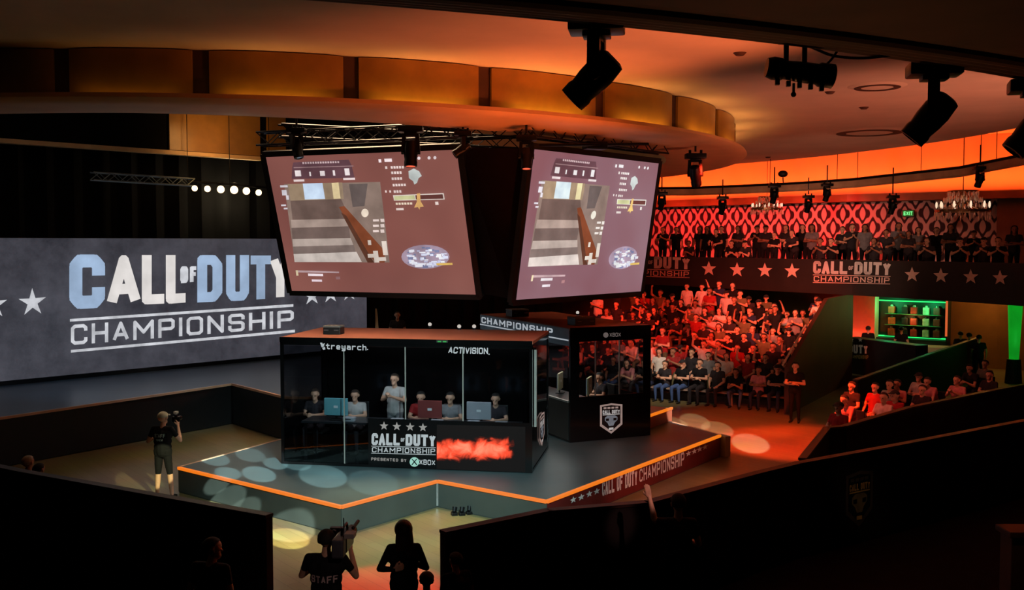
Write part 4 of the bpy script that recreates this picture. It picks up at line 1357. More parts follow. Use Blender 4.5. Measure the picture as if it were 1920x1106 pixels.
def mover(name, base, size, aim, label, group=None, lens=None, up_z=None, yaw=0.0, rod=None):
    """moving-head lamp hanging upside down: base > yoke arms > head with lens; size = base width"""
    t = empty(name, base, yaw, label, 'stage light', group)
    s = size
    d = (V(aim) - (V(base) + V((0, 0, -s * 1.05)))).normalized()
    d = Matrix.Rotation(-yaw, 3, 'Z') @ d
    mb = MB(); mb.box((0, 0, -s * .13), (s, s * .7, s * .26), bev=s * .04); mb.box((0, 0, -s * .30), (s * .5, s * .42, s * .1), bev=s * .02)
    bp = obj('base', mb, BLACKMETAL, t, local=True, smooth=True)
    mb = MB()
    for k in (-1, 1): mb.box((k * s * .28, 0, s * .09), (s * .12, s * .12, s * .18), bev=.005)
    obj('clamp', mb, BLACKMETAL, t, local=True)
    if rod:
        mb = MB(); mb.cyl((0, 0, s * .1), (0, 0, rod - base[2]), .025, n=8); obj('hanger_rod', mb, BLACKMETAL, t, local=True)
    hc = V((0, 0, -s * 1.02))
    dh = V((d.x, d.y, 0)); dh = dh.normalized() if dh.length > .01 else V((0, 1, 0))
    side = V((-dh.y, dh.x, 0))
    for k in (-1, 1):
        mb = MB()
        mb.bar(side * k * s * .26 + V((0, 0, -s * .33)), hc + side * k * s * .30, s * .16, s * .22, up=dh)
        mb.cyl(hc + side * k * s * .22, hc + side * k * s * .38, s * .13, n=14)
        obj('yoke_arm', mb, BLACKMETAL, t, local=True)
    mb = MB(); mb.bar(side * -s * .34 + V((0, 0, -s * .37)), side * s * .34 + V((0, 0, -s * .37)), s * .2, s * .1); obj('yoke_bridge', mb, BLACKMETAL, t, local=True)
    mb = MB()
    R0 = [(-.44, .16), (-.40, .25), (-.1, .29), (.15, .28), (.36, .25), (.44, .27), (.62, .26), (.63, .2)]
    n = 18
    x = d.orthogonal().normalized(); y = d.cross(x)
    vs = []
    for h, r in R0:
        for i in range(n):
            a = 2 * PI * i / n
            vs.append(hc + d * h * s + (x * math.cos(a) + y * math.sin(a)) * r * s)
    fs = [(j * n + i, j * n + (i + 1) % n, (j + 1) * n + (i + 1) % n, (j + 1) * n + i) for j in range(len(R0) - 1) for i in range(n)] + [tuple(range(n - 1, -1, -1))]
    mb.add(vs, fs)
    h = obj('head', mb, BLACKMETAL, t, local=True, smooth=True)
    mb = MB(); mb.cyl(hc + d * .58 * s, hc + d * .60 * s, .24 * s, .22 * s, 16); obj('lens', mb, lens or M('dark_lens', (30, 34, 40), .05, noise=(3, .2)), h, local=True)
    return t, V(base) + Matrix.Rotation(yaw, 3, 'Z') @ (hc + d * .7 * s)
b = at_y(1119, 34, 8.3)
hm1, src1 = mover('moving_head', b, .45, b + V((-2.2, .6, -2.6)), 'large black moving head lamp under the soffit, above the amber ring panels', 'large moving heads', yaw=R(-8))
b2 = at_y(1752, 118, 10.2)
hm2, src2 = mover('moving_head', b2, .5, b2 + V((-2.0, .8, -3.0)), 'large black moving head lamp at the dark right side of the ceiling', 'large moving heads', yaw=R(-12))
b3 = at_y(1940, 150, 10.8)
mover('moving_head', b3, .5, b3 + V((-2.0, .5, -3.0)), 'large black moving head lamp cut off by the right picture edge', 'large moving heads', yaw=R(-20), rod=ZC)
RLENS = M('red_lens', (255, 90, 60), emit=1.6)
m1 = at_y(770, 236, 21.4)
mover('moving_head', m1, .52, m1 + V((0, -.35, -3)), 'black lamp with red glowing lens hanging before the left screen', 'screen rig lamps', RLENS, rod=9.98)
m2 = at_y(987, 254, 20.9)
mover('moving_head', m2, .42, m2 + V((0, -.5, -3)), 'black lamp with red glowing lens hanging between the two screens', 'screen rig lamps', RLENS, rod=9.98)
m3 = at_y(556, 240, 23.0)
mover('moving_head', m3, .42, m3 + V((.6, -.5, -3)), 'black lamp at the far left end of the screen rig', 'screen rig lamps', rod=9.98)
m4 = at_y(1304, 288, 25.5)
mover('moving_head', m4, .5, m4 + V((.8, 2.0, -4)), 'black moving head lamp under the right end of the ring, aimed at the crowd', 'screen rig lamps', rod=7.62)
m5 = at_y(868, 246, 21.2)
mover('moving_head', m5, .36, m5 + V((-1.2, -.2, -1.2)), 'black lamp tilted to the left at the corner of the left screen', 'screen rig lamps', rod=9.98)
# short arm with a spotlight to the right above the second screen
t = empty('boom_pipe', at_y(1090, 272, 22.5), 0, 'black boom pipe with clamp reaching right above the narrower screen', 'pipe')
mb = MB(); mb.cyl(at_y(1000, 272, 21.6), at_y(1215, 270, 23.4), .035, n=8); obj('pipe', mb, BLACKMETAL, t)
mb = MB(); p = at_y(1115, 273, 22.7); mb.box(p, (.5, .3, .18), bev=.03, rz=R(20)); obj('clamp', mb, BLACKMETAL, t)
# profile spot on the near soffit with its cable
pf = at_y(1500, 82, 9.2)
t = empty('profile_spot', pf, R(-8), 'black profile spotlight hanging crosswise under the soffit with a drooping cable', 'stage light')
mb = MB()
for k in (-.06, .1): mb.box((k - .06, 0, -.10), (.045, .04, .24), bev=.006)
mb.box((0, 0, .02), (.38, .06, .04), bev=.006)
obj('hanger', mb, BLACKMETAL, t, local=True)
mb = MB()
ax = V((1, .12, -.14)).normalized()
prof = [(-.30, .085), (-.24, .105), (-.16, .10), (-.14, .085), (.02, .095), (.16, .095), (.18, .11), (.30, .11), (.31, .095)]
c0 = V((0, 0, -.25)); x = ax.orthogonal().normalized(); y = ax.cross(x); n = 16
vs = [c0 + ax * h + (x * math.cos(2 * PI * i / n) + y * math.sin(2 * PI * i / n)) * r for h, r in prof for i in range(n)]
mb.add(vs, [(j * n + i, j * n + (i + 1) % n, (j + 1) * n + (i + 1) % n, (j + 1) * n + i) for j in range(len(prof) - 1) for i in range(n)] + [tuple(range(n)), tuple(range(len(vs) - n, len(vs)))])
obj('barrel', mb, BLACKMETAL, t, local=True, smooth=True)
mb = MB()
for k in range(5): mb.box(c0 + ax * (-.2 + k * .1) + V((0, 0, -.12)), (.04, .05, .05), bev=.005)
obj('shutter', mb, BLACKMETAL, t, local=True)
mb = MB(); mb.cyl(c0 + V((-.05, 0, -.1)), c0 + V((-.05, 0, -.2)), .012, n=6); mb.sphere(c0 + V((-.05, 0, -.2)), .025, nu=8, nv=6); obj('safety_knob', mb, BLACKMETAL, t, local=True)
def cablep(name, pts, r, label):
    mb = MB()
    P = [V(p) for p in pts]
    out = []
    for i in range(len(P) - 1):
        p0, p1, p2, p3 = P[max(0, i - 1)], P[i], P[i + 1], P[min(len(P) - 1, i + 2)]
        for k in range(6):
            u = k / 6
            out.append(.5 * ((2 * p1) + (p2 - p0) * u + (2 * p0 - 5 * p1 + 4 * p2 - p3) * u * u + (3 * p1 - p0 - 3 * p2 + p3) * u ** 3))
    out.append(P[-1])
    mb.tube(out, r)
    return tag(obj(name, mb, BLACKMETAL, smooth=True), label, 'cable')
cablep('power_cable', [at_y(x, y, 9.5) for x, y in ((1478, 76), (1520, 88), (1560, 104), (1610, 109), (1660, 105), (1700, 96))], .014, 'drooping black cable from the profile spotlight along the soffit')
cablep('power_cable', [at_y(x, y, 9.4) for x, y in ((1548, 122), (1560, 110), (1576, 86))], .012, 'short slanting black cable behind the profile spotlight')
cablep('power_cable', [at_y(x, y, 8.9) for x, y in ((1200, 40), (1235, 48), (1290, 57), (1380, 62))], .014, 'black cable running right from the large moving head along the soffit')
# ceiling vents and small ceiling fittings
VENT = M('vent_dark', (70, 40, 28), .7, noise=(4, .2))
for px, py, r, lb in ((1645, 161, .62, 'dark round ceiling vent between the profile spotlight and the right moving head'), (1630, 247, 1.25, 'large shallow ceiling vent ring below the right moving head')):
    c = at_z(px, py, ZC)
    t = empty('ceiling_vent', c, 0, lb, 'vent', 'ceiling vents')
    mb = MB(); mb.cyl((0, 0, -.04), (0, 0, -.002), r * .8, r, 28); obj('cone', mb, PLASTER, t, local=True, smooth=True)
    mb = MB(); mb.arc([(r * .55, -.05), (r * .78, -.05), (r * .78, -.03), (r * .55, -.03)], (0, 0), 0, 2 * PI, 28, closed=True); obj('slot', mb, VENT, t, local=True)
for px, py, lb in ((1387, 99, 'above the profile spotlight on its left'), (1556, 172, 'under the right tip of the profile spotlight'), (1620, 201, 'between both ceiling vents'), (1440, 294, 'near the right end of the amber ring')):
    c = at_z(px, py, ZC); mb = MB(); mb.cyl(c + V((0, 0, -.05)), c, .07, .12, 14)
    tag(obj('ceiling_fitting', mb, VENT, smooth=True), 'small dark round ceiling fitting, ' + lb, 'fitting', 'small ceiling fittings')

# bent pipe with its lamps in front of the cornice
PIPE = [at_y(x, y, Y) for x, y, Y in ((1180, 353, 44.2), (1300, 352, 43.2), (1400, 348, 42), (1500, 343, 40.5), (1600, 336, 38.6), (1700, 325, 36.6), (1800, 314, 34.4), (1870, 300, 32.8), (1990, 276, 30), (2200, 225, 26.5))]
t = empty('bent_pipe', PIPE[3], 0, 'long curved black pipe rail hung on wires before the orange cove', 'pipe')
mb = MB(); mb.tube(PIPE, .05, 8); obj('upper_tube', mb, BLACKMETAL, t, smooth=True)
mb = MB(); mb.tube([p + V((0, 0, -.30)) for p in PIPE], .03, 8); obj('lower_tube', mb, M('pipe_brown', (190, 150, 115), .5, noise=(2, .2)), t, smooth=True)
mb = MB()
for a, b in zip(PIPE, PIPE[1:]):
    mb.add([a + V((0, 0.02, 0)), b + V((0, .02, 0)), b + V((0, .02, -.30)), a + V((0, .02, -.30))], [(0, 1, 2, 3)])
obj('web', mb, M('pipe_brown', (190, 150, 115)), t)
for px in (1441, 1566, 1604, 1722, 1833, 1862):
    pr = on_path(px, [(p.x, p.y) for p in PIPE], z=0)
    i = min(range(len(PIPE) - 1), key=lambda k: abs((PIPE[k].x + PIPE[k + 1].x) / 2 - pr.x))
    a, b = PIPE[i], PIPE[i + 1]
    z = a.z + (b.z - a.z) * (pr.x - a.x) / (b.x - a.x)
    mb = MB(); mb.cyl((pr.x, pr.y, z), (pr.x, pr.y, 9.7), .012, n=5); obj('hanger', mb, BLACKMETAL, t)
WL = M('white_point', (255, 225, 210), emit=1.6)
pm = [(1241, 366, 42.5, 'at the right edge of the narrower screen'), (1355, 374, 42.4, 'second along the pipe from the narrower screen'), (1452, 352, 41, 'below the small loudspeaker on the pipe'),
      (1516, 372, 40.2, 'fourth along the pipe from the narrower screen'), (1551, 350, 39.4, 'fifth along the pipe from the narrower screen'), (1674, 372, 37.0, 'left of the green exit sign'), (1838, 318, 33.4, 'right of the glass chandelier')]
for i, (px, py, Y, lb) in enumerate(pm):
    b = at_y(px, py - 6, Y)
    mover('pipe_lamp', b, .42 if px > 1500 else .46, b + V((-.4, 1.2, -3)), 'black stage lamp hanging on the curved pipe, ' + lb, 'lamps on the curved pipe', WL if px in (1355, 1674) else None, rod=b.z + (1.0 if px == 1674 else .7))
b = at_y(1468, 326, 41)
t = empty('pipe_loudspeaker', b, 0, 'small dark round loudspeaker standing above the curved pipe', 'loudspeaker')
mb = MB(); mb.sphere((0, 0, 0), .2, sc=(1, .8, .7)); obj('body', mb, BLACK, t, local=True, smooth=True)
mb = MB(); mb.cyl((0, 0, -.14), (.03, 0, -.5), .025, n=6); obj('stem', mb, BLACKMETAL, t, local=True)

# chandeliers
CRYST = M('chandelier_crystal', (236, 214, 196), .08, noise=(14, .2), spec=1.0)
CGOLD = M('chandelier_metal', (150, 116, 84), .3, .8, noise=(6, .15))
BULB = M('chandelier_bulb', (255, 214, 178), emit=1.1)
def chandelier(c, s, label):
    t = empty('chandelier', c, 0, label, 'chandelier', 'balcony chandeliers')
    mb = MB(); mb.cyl((0, 0, -.15 * s), (0, 0, (9.74 - c[2]) / 1.7), .018 * s, n=6); mb.sphere((0, 0, .35 * s), .12 * s, nu=10, nv=8)
    mb.arc([(.93 * s, -.02), (.97 * s, -.02), (.97 * s, .03), (.93 * s, .03)], (0, 0), 0, 2 * PI, 28, closed=True)
    mb.arc([(.5 * s, .42 * s), (.54 * s, .42 * s), (.54 * s, .45 * s), (.5 * s, .45 * s)], (0, 0), 0, 2 * PI, 20, closed=True)
    for k in range(10):
        a = k * PI / 5
        mb.tube([(0, 0, .3 * s), (.4 * s * math.cos(a), .4 * s * math.sin(a), .1 * s), (.8 * s * math.cos(a), .8 * s * math.sin(a), .02), (.95 * s * math.cos(a), .95 * s * math.sin(a), .02)], .014 * s, 5)
    obj('frame', mb, CGOLD, t, local=True)
    mb = MB()
    for k in range(36):
        a = k * PI / 18
        for j, (r, z) in enumerate(((.95, -.06), (.95, -.14), (.80, .1), (.52, .38), (.52, .28), (.66, .24))):
            if (k + j) % 2: continue
            mb.sphere((r * s * math.cos(a), r * s * math.sin(a), z * s), .05 * s, nu=5, nv=4, sc=(.7, .7, 1.3))
    obj('crystal_drops', mb, CRYST, t, local=True)
    for k in range(10):
        a = k * PI / 5 + .2
        mb = MB(); mb.sphere((.9 * s * math.cos(a), .9 * s * math.sin(a), .14 * s), .055 * s, nu=7, nv=5, sc=(.8, .8, 1.4)); obj('bulb', mb, BULB, t, local=True)
    t.scale = (1, 1, 1.7)
    return t
chandelier(at_y(1805, 396, 37.0), .98, 'wide glass chandelier with crystal drops at the right of the balcony')
chandelier(at_y(1438, 392, 44.5), .72, 'dim glass chandelier before the red damask wall')
lamp('chandelier_glow', 'POINT', at_y(1805, 378, 36.6), 4, (1.0, .6, .4), shadow_soft_size=.3)
# exit sign
p = on_path(1703, DW, z=0); p = at_y(1703, 400, p.y - .35)
t = empty('exit_sign', p, R(-33), 'small green lit exit sign on the balcony rear wall', 'sign')
mb = MB(); mb.box((0, 0, 0), (.5, .08, .3), bev=.01); obj('housing', mb, BLACK, t, local=True)
mb = MB(); mb.box((0, -.042, 0), (.44, .01, .24)); obj('face', mb, M('exit_green', (10, 96, 34), emit=1.0), t, local=True)
mb = MB(); text(mb, 'EXIT', lambda u, y: V((-.18 + .36 * u, -.05, -.08 + .16 * y)), 1, .7, .2, .2); obj('lettering', mb, M('exit_letter', (120, 255, 150), emit=1.3), t, local=True)

# beams of the large moving heads: tight round pools on the stage, its skirt and the floor
for px, py, z, e, dg in ((402, 860, ZS, 1.3, 2.2), (470, 853, ZS, .9, 2.2), (517, 869, ZS, 1.3, 1.9), (428, 887, ZS, 1.5, 2.0), (486, 889, ZS, 1.7, 2.6), (556, 868, ZS, .9, 2.4),
                         (606, 893, ZS, .9, 4.0), (404, 911, .3, 1.0, 1.5), (435, 929, .3, 1.0, 2.2), (470, 943, .3, .8, 2.2), (550, 978, .25, .8, 4.4), (700, 905, ZS, .35, 4.5), (540, 1010, 0, 1.0, 3.6), (262, 905, 0, .35, 3.2)):
    spot('gobo_beam', src1, at_z(px, py, z), 36000 * e, TEAL if py < 1005 and px > 300 else (.95, 1.0, .5), dg, .25, .02)
for px, py, z, e, dg in ((1407, 832, 0, 1.3, 3.4), (1303, 791, 0, 1.2, 2.6), (1345, 806, 0, 1.0, 2.8), (1270, 786, .4, 1.0, 3.2)):
    spot('gobo_beam', src2, at_z(px, py, z), 42000 * e, (1.0, .94, .84), dg, .3, .02)
spot('gobo_wash', src1, at_z(760, 880, ZS), 11000, (.62, .95, .95), 40, 1.0, .05)

# ================================================================== bleachers with the red crowd
C0, C1 = at_z(1470, 776, 0), at_z(1590, 715, 0)
Vb = (C1 - C0); Vb.z = 0; LB = Vb.length; Vb.normalize()
Ub = V((-Vb.y, Vb.x, 0))                      # along the rows, away from the side wall
NR, DEP, RISE = 9, .90, .235
WB = 9.5
t = empty('bleachers', C0 + Ub * 5 + Vb * 4, 0, 'dark stepped bleachers full of red lit spectators', 'bleachers')
mb = MB()
for k in range(NR + 1):
    a, b = C0 + Vb * (k * DEP), C0 + Vb * ((k + 1) * DEP)
    if k == 0: continue
    mb.prism([(q.x, q.y) for q in (a, b, b + Ub * WB, a + Ub * WB)], 0, k * RISE)
obj('tier', mb, M('bleacher_board', (52, 34, 32), .6, noise=(2, .25)), t)
BENCH = M('bench_plank', (150, 128, 116), .5, noise=(3, .12))
for k in range(NR):
    mb = MB()
    a = C0 + Vb * (k * DEP + .62) + V((0, 0, k * RISE + .42))
    mb.bar(a + Ub * .1, a + Ub * WB, .3, .05)
    for j in range(8):
        p = a + Ub * (.4 + j * 1.45)
        mb.bar(p + V((0, 0, -.03)), p + V((0, 0, -.42)), .05, .05, up=Vb)
    obj('bench', mb, BENCH, t)
# sloping side wall
t = empty('bleacher_side_wall', (C0 + C1) / 2, 0, 'tall sloping dark side wall of the bleachers with a pale handrail', 'side wall')
zt0 = on_plane(1466, 690, C0, Ub).z
pm_ = on_plane(1545, 552, C0, Ub); sm = (pm_ - C0).dot(Vb)
zt1 = pm_.z
zt1 = min(zt1, 3.3)
n_ = Ub * -.14
mb = MB()
a, m_, b = C0, C0 + Vb * sm, C0 + Vb * LB
for off, in ((V((0, 0, 0)),), (n_,)):
    pass
prof = [(a, 0), (b, 0), (b, zt1), (m_, zt1), (a, zt0)]
vs = [V((p.x, p.y, z)) for p, z in prof] + [V((p.x + n_.x, p.y + n_.y, z)) for p, z in prof]
mb.add(vs, [(0, 1, 2, 3, 4), (9, 8, 7, 6, 5)] + [(i, (i + 1) % 5, 5 + (i + 1) % 5, 5 + i) for i in range(5)])
obj('panel', mb, M('side_wall_brown', (70, 38, 24), .6, noise=(1.0, .25)), t)
mb = MB()
p, q = C0 + Ub * .06 + V((0, 0, zt0 + .06)), C0 + Vb * sm + Ub * .06 + V((0, 0, zt1 + .06))
mb.cyl(p, p.lerp(q, .55), .035, n=8)
obj('handrail', mb, M('pale_rail', (210, 180, 160), .4, noise=(5, .1)), t)

# ================================================================== low black barriers around the floor
BARR = M('barrier_black', (18, 9, 8), .7, noise=(1.4, .3), spec=.25)
CAP = M('barrier_cap', (44, 22, 18), .5, noise=(2, .2))
ZB = 1.6
def barrier(pts, z, label, th=.12, rails=True):
    P = [V(p) for p in pts]
    c = sum(P, V()) / len(P)
    t = empty('barrier_wall', (c.x, c.y, 0), 0, label, 'barrier', 'low barrier walls')
    mb, mc = MB(), MB()
    for a, b in zip(P, P[1:]):
        wallpoly(mb, a, b, 0, z - .04, -th)
        d = V((b.x - a.x, b.y - a.y, 0)).normalized(); nn = V((d.y, -d.x, 0)) * th / 2
        mc.bar(V((a.x, a.y, z - .02)) + nn, V((b.x, b.y, z - .02)) + nn, th + .03, .04)
    obj('panel', mb, BARR, t); obj('cap', mc, CAP, t)
    return t
barrier([at_z(-260, 815, ZB), at_z(45, 880, ZB), at_z(511, 962, ZB)], ZB, 'black barrier wall at the lower left, before the photographer in shorts')
barrier([at_z(825, 993, ZB), at_z(1023, 953, ZB), at_z(1207, 938, ZB)], ZB, 'black barrier wall just right of the gap with the camera crew')
bw = [at_z(1209, 938, ZB), at_z(1413, 884, ZB), at_z(1493, 865, ZB), at_z(1670, 833, ZB), at_z(1960, 778, ZB)]
t = barrier(bw, ZB, 'long black barrier wall at the lower right with a dim shield emblem')
a, b = bw[2], bw[3]
d = V((b.x - a.x, b.y - a.y, 0)).normalized(); nn = V((d.y, -d.x, 0))
mb = MB()
s0 = on_plane(1586, 940, a + nn * .13, nn); s1 = on_plane(1636, 935, a + nn * .13, nn)
wid = (s1 - s0).length
shield(mb, lambda u, v, o=0: V((s0.x, s0.y, 0)) + d * (u * wid) + nn * o * 1.5 + V((0, 0, .30 + v * .98)), (0, 1, 2, 3))
obj('shield_print', mb, [M('dim_shield_border', (70, 56, 50), .6, noise=(5, .2)), M('shield_field', (18, 18, 22)), M('dim_shield_gold', (190, 150, 84), .5, noise=(5, .2)), M('dim_shield_grey', (120, 104, 70), .6, noise=(5, .3))], t)
spot('emblem_light', (4.6, 12.5, 4.4), (6.0, 17.2, .9), 90, (1.0, .7, .4), 12, .9, .1)
# raised seating on the right with its own low wall
ZV = 1.35
vw = [at_z(1498, 858, ZV), at_z(1545, 800, ZV), at_z(1577, 797, ZV), at_z(1700, 762, ZV), at_z(1868, 728, ZV), at_z(2000, 705, ZV)]
barrier(vw, ZV, 'black low wall before the seated guests on the right')
wd = V((vw[4].x - vw[2].x, vw[4].y - vw[2].y, 0)).normalized(); wn = V((-wd.y, wd.x, 0))
def wall_dist(p): return (V((p.x, p.y, 0)) - V((vw[2].x, vw[2].y, 0))).dot(wn)
w2 = V((vw[2].x, vw[2].y, 0))
t = empty('seating_platform', w2 + wd * 6 + wn * 2, 0, 'low black two-step platform carrying the seated guests on the right', 'platform')
e1 = at_z(1606, 716, .5); ev = V((e1.x, e1.y, 0)) - w2
sl = ev.dot(wd) / ev.dot(wn)
for a_, b_, h_ in ((.15, 1.45, .25), (1.45, 3.3, .5)):
    mb = MB(); q = [w2 + wd * (.1 + sl * a_) + wn * a_, w2 + wd * 9.5 + wn * a_, w2 + wd * 9.5 + wn * b_, w2 + wd * (.1 + sl * b_) + wn * b_]
    mb.prism([(p.x, p.y) for p in q], 0, h_); obj('step', mb, BLACK, t)
rw = [at_z(1600, 711, 1.5), at_z(1700, 676, 1.5), at_z(1830, 632, 1.5)]
barrier(rw, 1.5, 'black wall with pale top edge behind the seated guests on the right')

# ------------------------------------------------------------------ foyer under the balcony
def foyer(px, py, back=.0):
    q = on_path(px, UB, z=0)
    return at_y(px, py, q.y - back)
z_f = lambda py, px=1690, back=.8: foyer(px, py, back).z
def upright(px0, px1, back):
    a, b = foyer(px0, 600, back), foyer(px1, 600, back)
    return V((a.x, a.y, 0)), V((b.x, b.y, 0))
a, b = upright(1590, 1640, 1.2)
mb = MB(); wallpoly(mb, a, b, 0, 3.33, .5)
tag(obj('foyer_pillar', mb, M('pale_pillar', (206, 176, 150), .6, noise=(1.5, .08))), 'square pillar lit bright red under the balcony', 'pillar')
mid = (a + b) / 2
spot('pillar_red', mid + V((-.6, -1.6, .25)), mid + V((0, 0, 2.2)), 260, (1.0, .03, .006), 70, .8, .05)
# lit bar cabinet
a, b = upright(1642, 1783, .5)
d = (b - a).normalized(); W_ = (b - a).length; nn = V((d.y, -d.x, 0))
t = empty('bar_cabinet', (a + b) / 2, math.atan2(d.y, d.x), 'green lit bar back cabinet with columns of reddish goods under the balcony', 'cabinet')
zb, zt = z_f(634), z_f(550)
def BC(u, w, z): return a + d * (u * W_) + nn * w + V((0, 0, z))
def bx(mb, u0, u1, w0, w1, z0, z1):
    vs = [BC(u, w, z) for u in (u0, u1) for w in (w0, w1) for z in (z0, z1)]
    mb.add(vs, [(0, 1, 3, 2), (4, 6, 7, 5), (0, 4, 5, 1), (2, 3, 7, 6), (0, 2, 6, 4), (1, 5, 7, 3)])
mb = MB(); bx(mb, 0, 1, 0, .05, 0, zt); bx(mb, 0, .02, 0, .5, 0, zt); bx(mb, .98, 1, 0, .5, 0, zt); bx(mb, 0, 1, 0, .5, 0, zb); bx(mb, 0, 1, 0, .5, zt - .08, zt)
obj('carcass', mb, M('cabinet_green_black', (30, 44, 34), .5, noise=(2, .2)), t)
GT = M('green_tube', (40, 235, 110), emit=1.5)
WT = M('pale_green_tube', (190, 240, 205), emit=1.1)
mb = MB(); bx(mb, .14, .94, .5, .54, zt - .05, zt - .02); obj('sign_tube', mb, WT, t, label='pale lit tube')
mb = MB(); bx(mb, .04, .96, .10, .14, zt - .36, zt - .31); obj('upper_tube', mb, GT, t, label='green lit tube')
mb = MB(); bx(mb, .04, .96, .10, .14, zb + .03, zb + .08); obj('lower_tube', mb, GT, t, label='green lit tube')
mb = MB(); bx(mb, 0, .012, .5, .55, zb, zt - .05); obj('side_tube', mb, M('yellow_green_tube', (205, 210, 90), emit=1.0), t, label='yellow green lit tube')
mb = MB(); bx(mb, .975, 1, .5, .55, zb + .2, zt - .1); obj('side_tube', mb, M('orange_tube', (220, 96, 50), emit=.9), t, label='orange lit tube')
GOOD = [M('goods_red', (150, 44, 32), .5, noise=(8, .3)), M('goods_orange', (190, 84, 40), .5, noise=(8, .3)), M('goods_black', (20, 20, 20), .5), M('goods_pale', (170, 180, 160), .5, noise=(8, .3))]
for k in range(3):
    mb = MB(); z = zb + .1 + k * (zt - zb - .5) / 3; bx(mb, .16, .9, .05, .36, z - .02, z); obj('shelf', mb, M('shelf_glass_green', (90, 150, 110), .2), t)
cols = ((.20, 1), (.30, 2), (.40, 2), (.50, 0), (.62, 3), (.76, 0), (.88, 3))
BOT = []
ords = ['lowest', 'middle', 'top']
for ci, (u, m_) in enumerate(((.24, 1), (.42, 2), (.54, 0), (.70, 3), (.84, 0))):
    for k in range(3):
        z = zb + .1 + k * (zt - zb - .5) / 3
        h = (zt - zb - .5) / 3 * .8
        c = BC(u, .2, z)
        bt = empty('bottle_carton', c, math.atan2(d.y, d.x), '%s carton on the %s shelf of the green bar cabinet, %s from the left' % (('orange', 'black', 'red', 'pale', 'dark red')[ci], ords[k], ('first', 'second', 'third', 'fourth', 'fifth')[ci]), 'carton', 'cartons in the bar cabinet')
        mm = GOOD[(1, 2, 0, 3, 0)[ci]]
        mb = MB(); mb.box((0, 0, h * .4), (.26, .2, h * .8), bev=.02); obj('body', mb, mm, bt, local=True)
        mb = MB(); mb.cyl((0, 0, h * .8), (0, 0, h), .07, .05, 10); obj('cap', mb, GOOD[2 if k % 2 else 3], bt, local=True)
for u in (.25, .75):
    lamp('bar_green', 'POINT', BC(u, .75, zt - .5), 26, (.05, 1.0, .3), shadow_soft_size=.1)
lamp('bar_amber', 'POINT', BC(.5, .6, zb + .9), 12, (1.0, .45, .12), shadow_soft_size=.1)
q = foyer(1840, 600, 1.5)
lamp('foyer_amber', 'POINT', q + V((0, 0, 1.2)), 150, (1.0, .42, .08), shadow_soft_size=.2)
q0 = foyer(1903, 600, 4.0); q0.z = 0
t = empty('light_column', q0, 0, 'tall green glowing light column at the right end of the foyer', 'light column')
mb = MB(); mb.cyl((0, 0, 0), (0, 0, .9), .3, .24, 16); obj('base', mb, BLACK, t, local=True)
z0_, z1_ = at_y(1903, 655, q0.y).z, at_y(1903, 566, q0.y).z
mb = MB(); mb.cyl((0, 0, .9), (0, 0, z1_), .17, .26, 18); obj('tube', mb, M('green_column', (14, 150, 30), emit=.8, noise=(1.2, .2)), t, local=True, smooth=True)
lamp('column_green', 'POINT', q0 + V((-.1, -.6, 1.6)), 6, (.05, 1.0, .15), shadow_soft_size=.1)
# black counter with logo, and the pale tent-like cloth beside it
a, b = at_z(1586, 692, .2), at_z(1660, 690, .2)
a, b = foyer(1586, 690, 5.0), foyer(1716, 690, 6.5)
t = empty('foyer_counter', V((a.x + b.x, a.y + b.y, 0)) / 2, 0, 'black counter with a pale logo print before the red pillar', 'counter')
zc = at_y(1610, 632, a.y).z
mb = MB(); wallpoly(mb, a, b, 0, zc, .6); obj('body', mb, BLACK, t)
dd = V((b.x - a.x, b.y - a.y, 0)).normalized(); nn = V((dd.y, -dd.x, 0))
mb = MB()
pl = lambda x, y: on_plane(x, y, a + nn * .02, nn)
qd = bil((1591, 646), (1627, 647), (1627, 663), (1591, 662))
text(mb, 'DUTY', lambda u, y: pl(*qd(u, y)), 1, .6, .24, .1, 0)
qd = bil((1592, 665), (1628, 666), (1628, 673), (1592, 672))
text(mb, 'CHAMPIONSHIP', lambda u, y: pl(*qd(u, y)), 1, .8, .2, .25, 1)
for x in (1597, 1613):
    c = pl(x, 637); star(mb, c, pl(x + 1, 637) - c, pl(x, 636) - c, 4.5)
obj('lettering', mb, [WHITE_PRINT, M('olive_print', (150, 140, 80), .6)], t)
lamp('counter_light', 'SPOT', (a.x + 1, a.y - 5, 3.2), 240, (1.0, .85, .6), (a.x + .6, a.y, 1.2), spot_size=R(40), spot_blend=.8)
tc_ = foyer(1742, 648, 3.2)
t = empty('draped_table', (tc_.x, tc_.y, 0), R(-25), 'high table under a pale cloth behind the right hand seating', 'table')
zz = 1.1
mb = MB(); mb.prism([(-.9, -.5), (.9, -.5), (.9, .5), (-.9, .5)], zz - .04, zz); obj('tabletop', mb, M('pale_cloth', (150, 140, 104), .8, noise=(3, .15)), t, local=True)
mb = MB()
vs = []
n = 40
per = [(-.92, -.52), (.92, -.52), (.92, .52), (-.92, .52)]
pts = []
for i in range(4):
    for k in range(10):
        p, q = V(per[i]), V(per[(i + 1) % 4])
        pts.append(p.lerp(q, k / 10))
for i, p in enumerate(pts):
    f = 1 + .05 * math.sin(i * 2.1)
    vs += [V((p.x, p.y, zz - .01)), V((p.x * f, p.y * f, .06))]
mb.add(vs, [(2 * i, (2 * i + 2) % (2 * n), (2 * i + 3) % (2 * n), 2 * i + 1) for i in range(n)])
obj('cloth', mb, M('pale_cloth', (150, 140, 104)), t, local=True, smooth=True)
spot('table_light', (tc_.x - 1, tc_.y - 2.5, 3.2), (tc_.x, tc_.y, .9), 60, (1.0, .82, .45), 40, .8, .05)

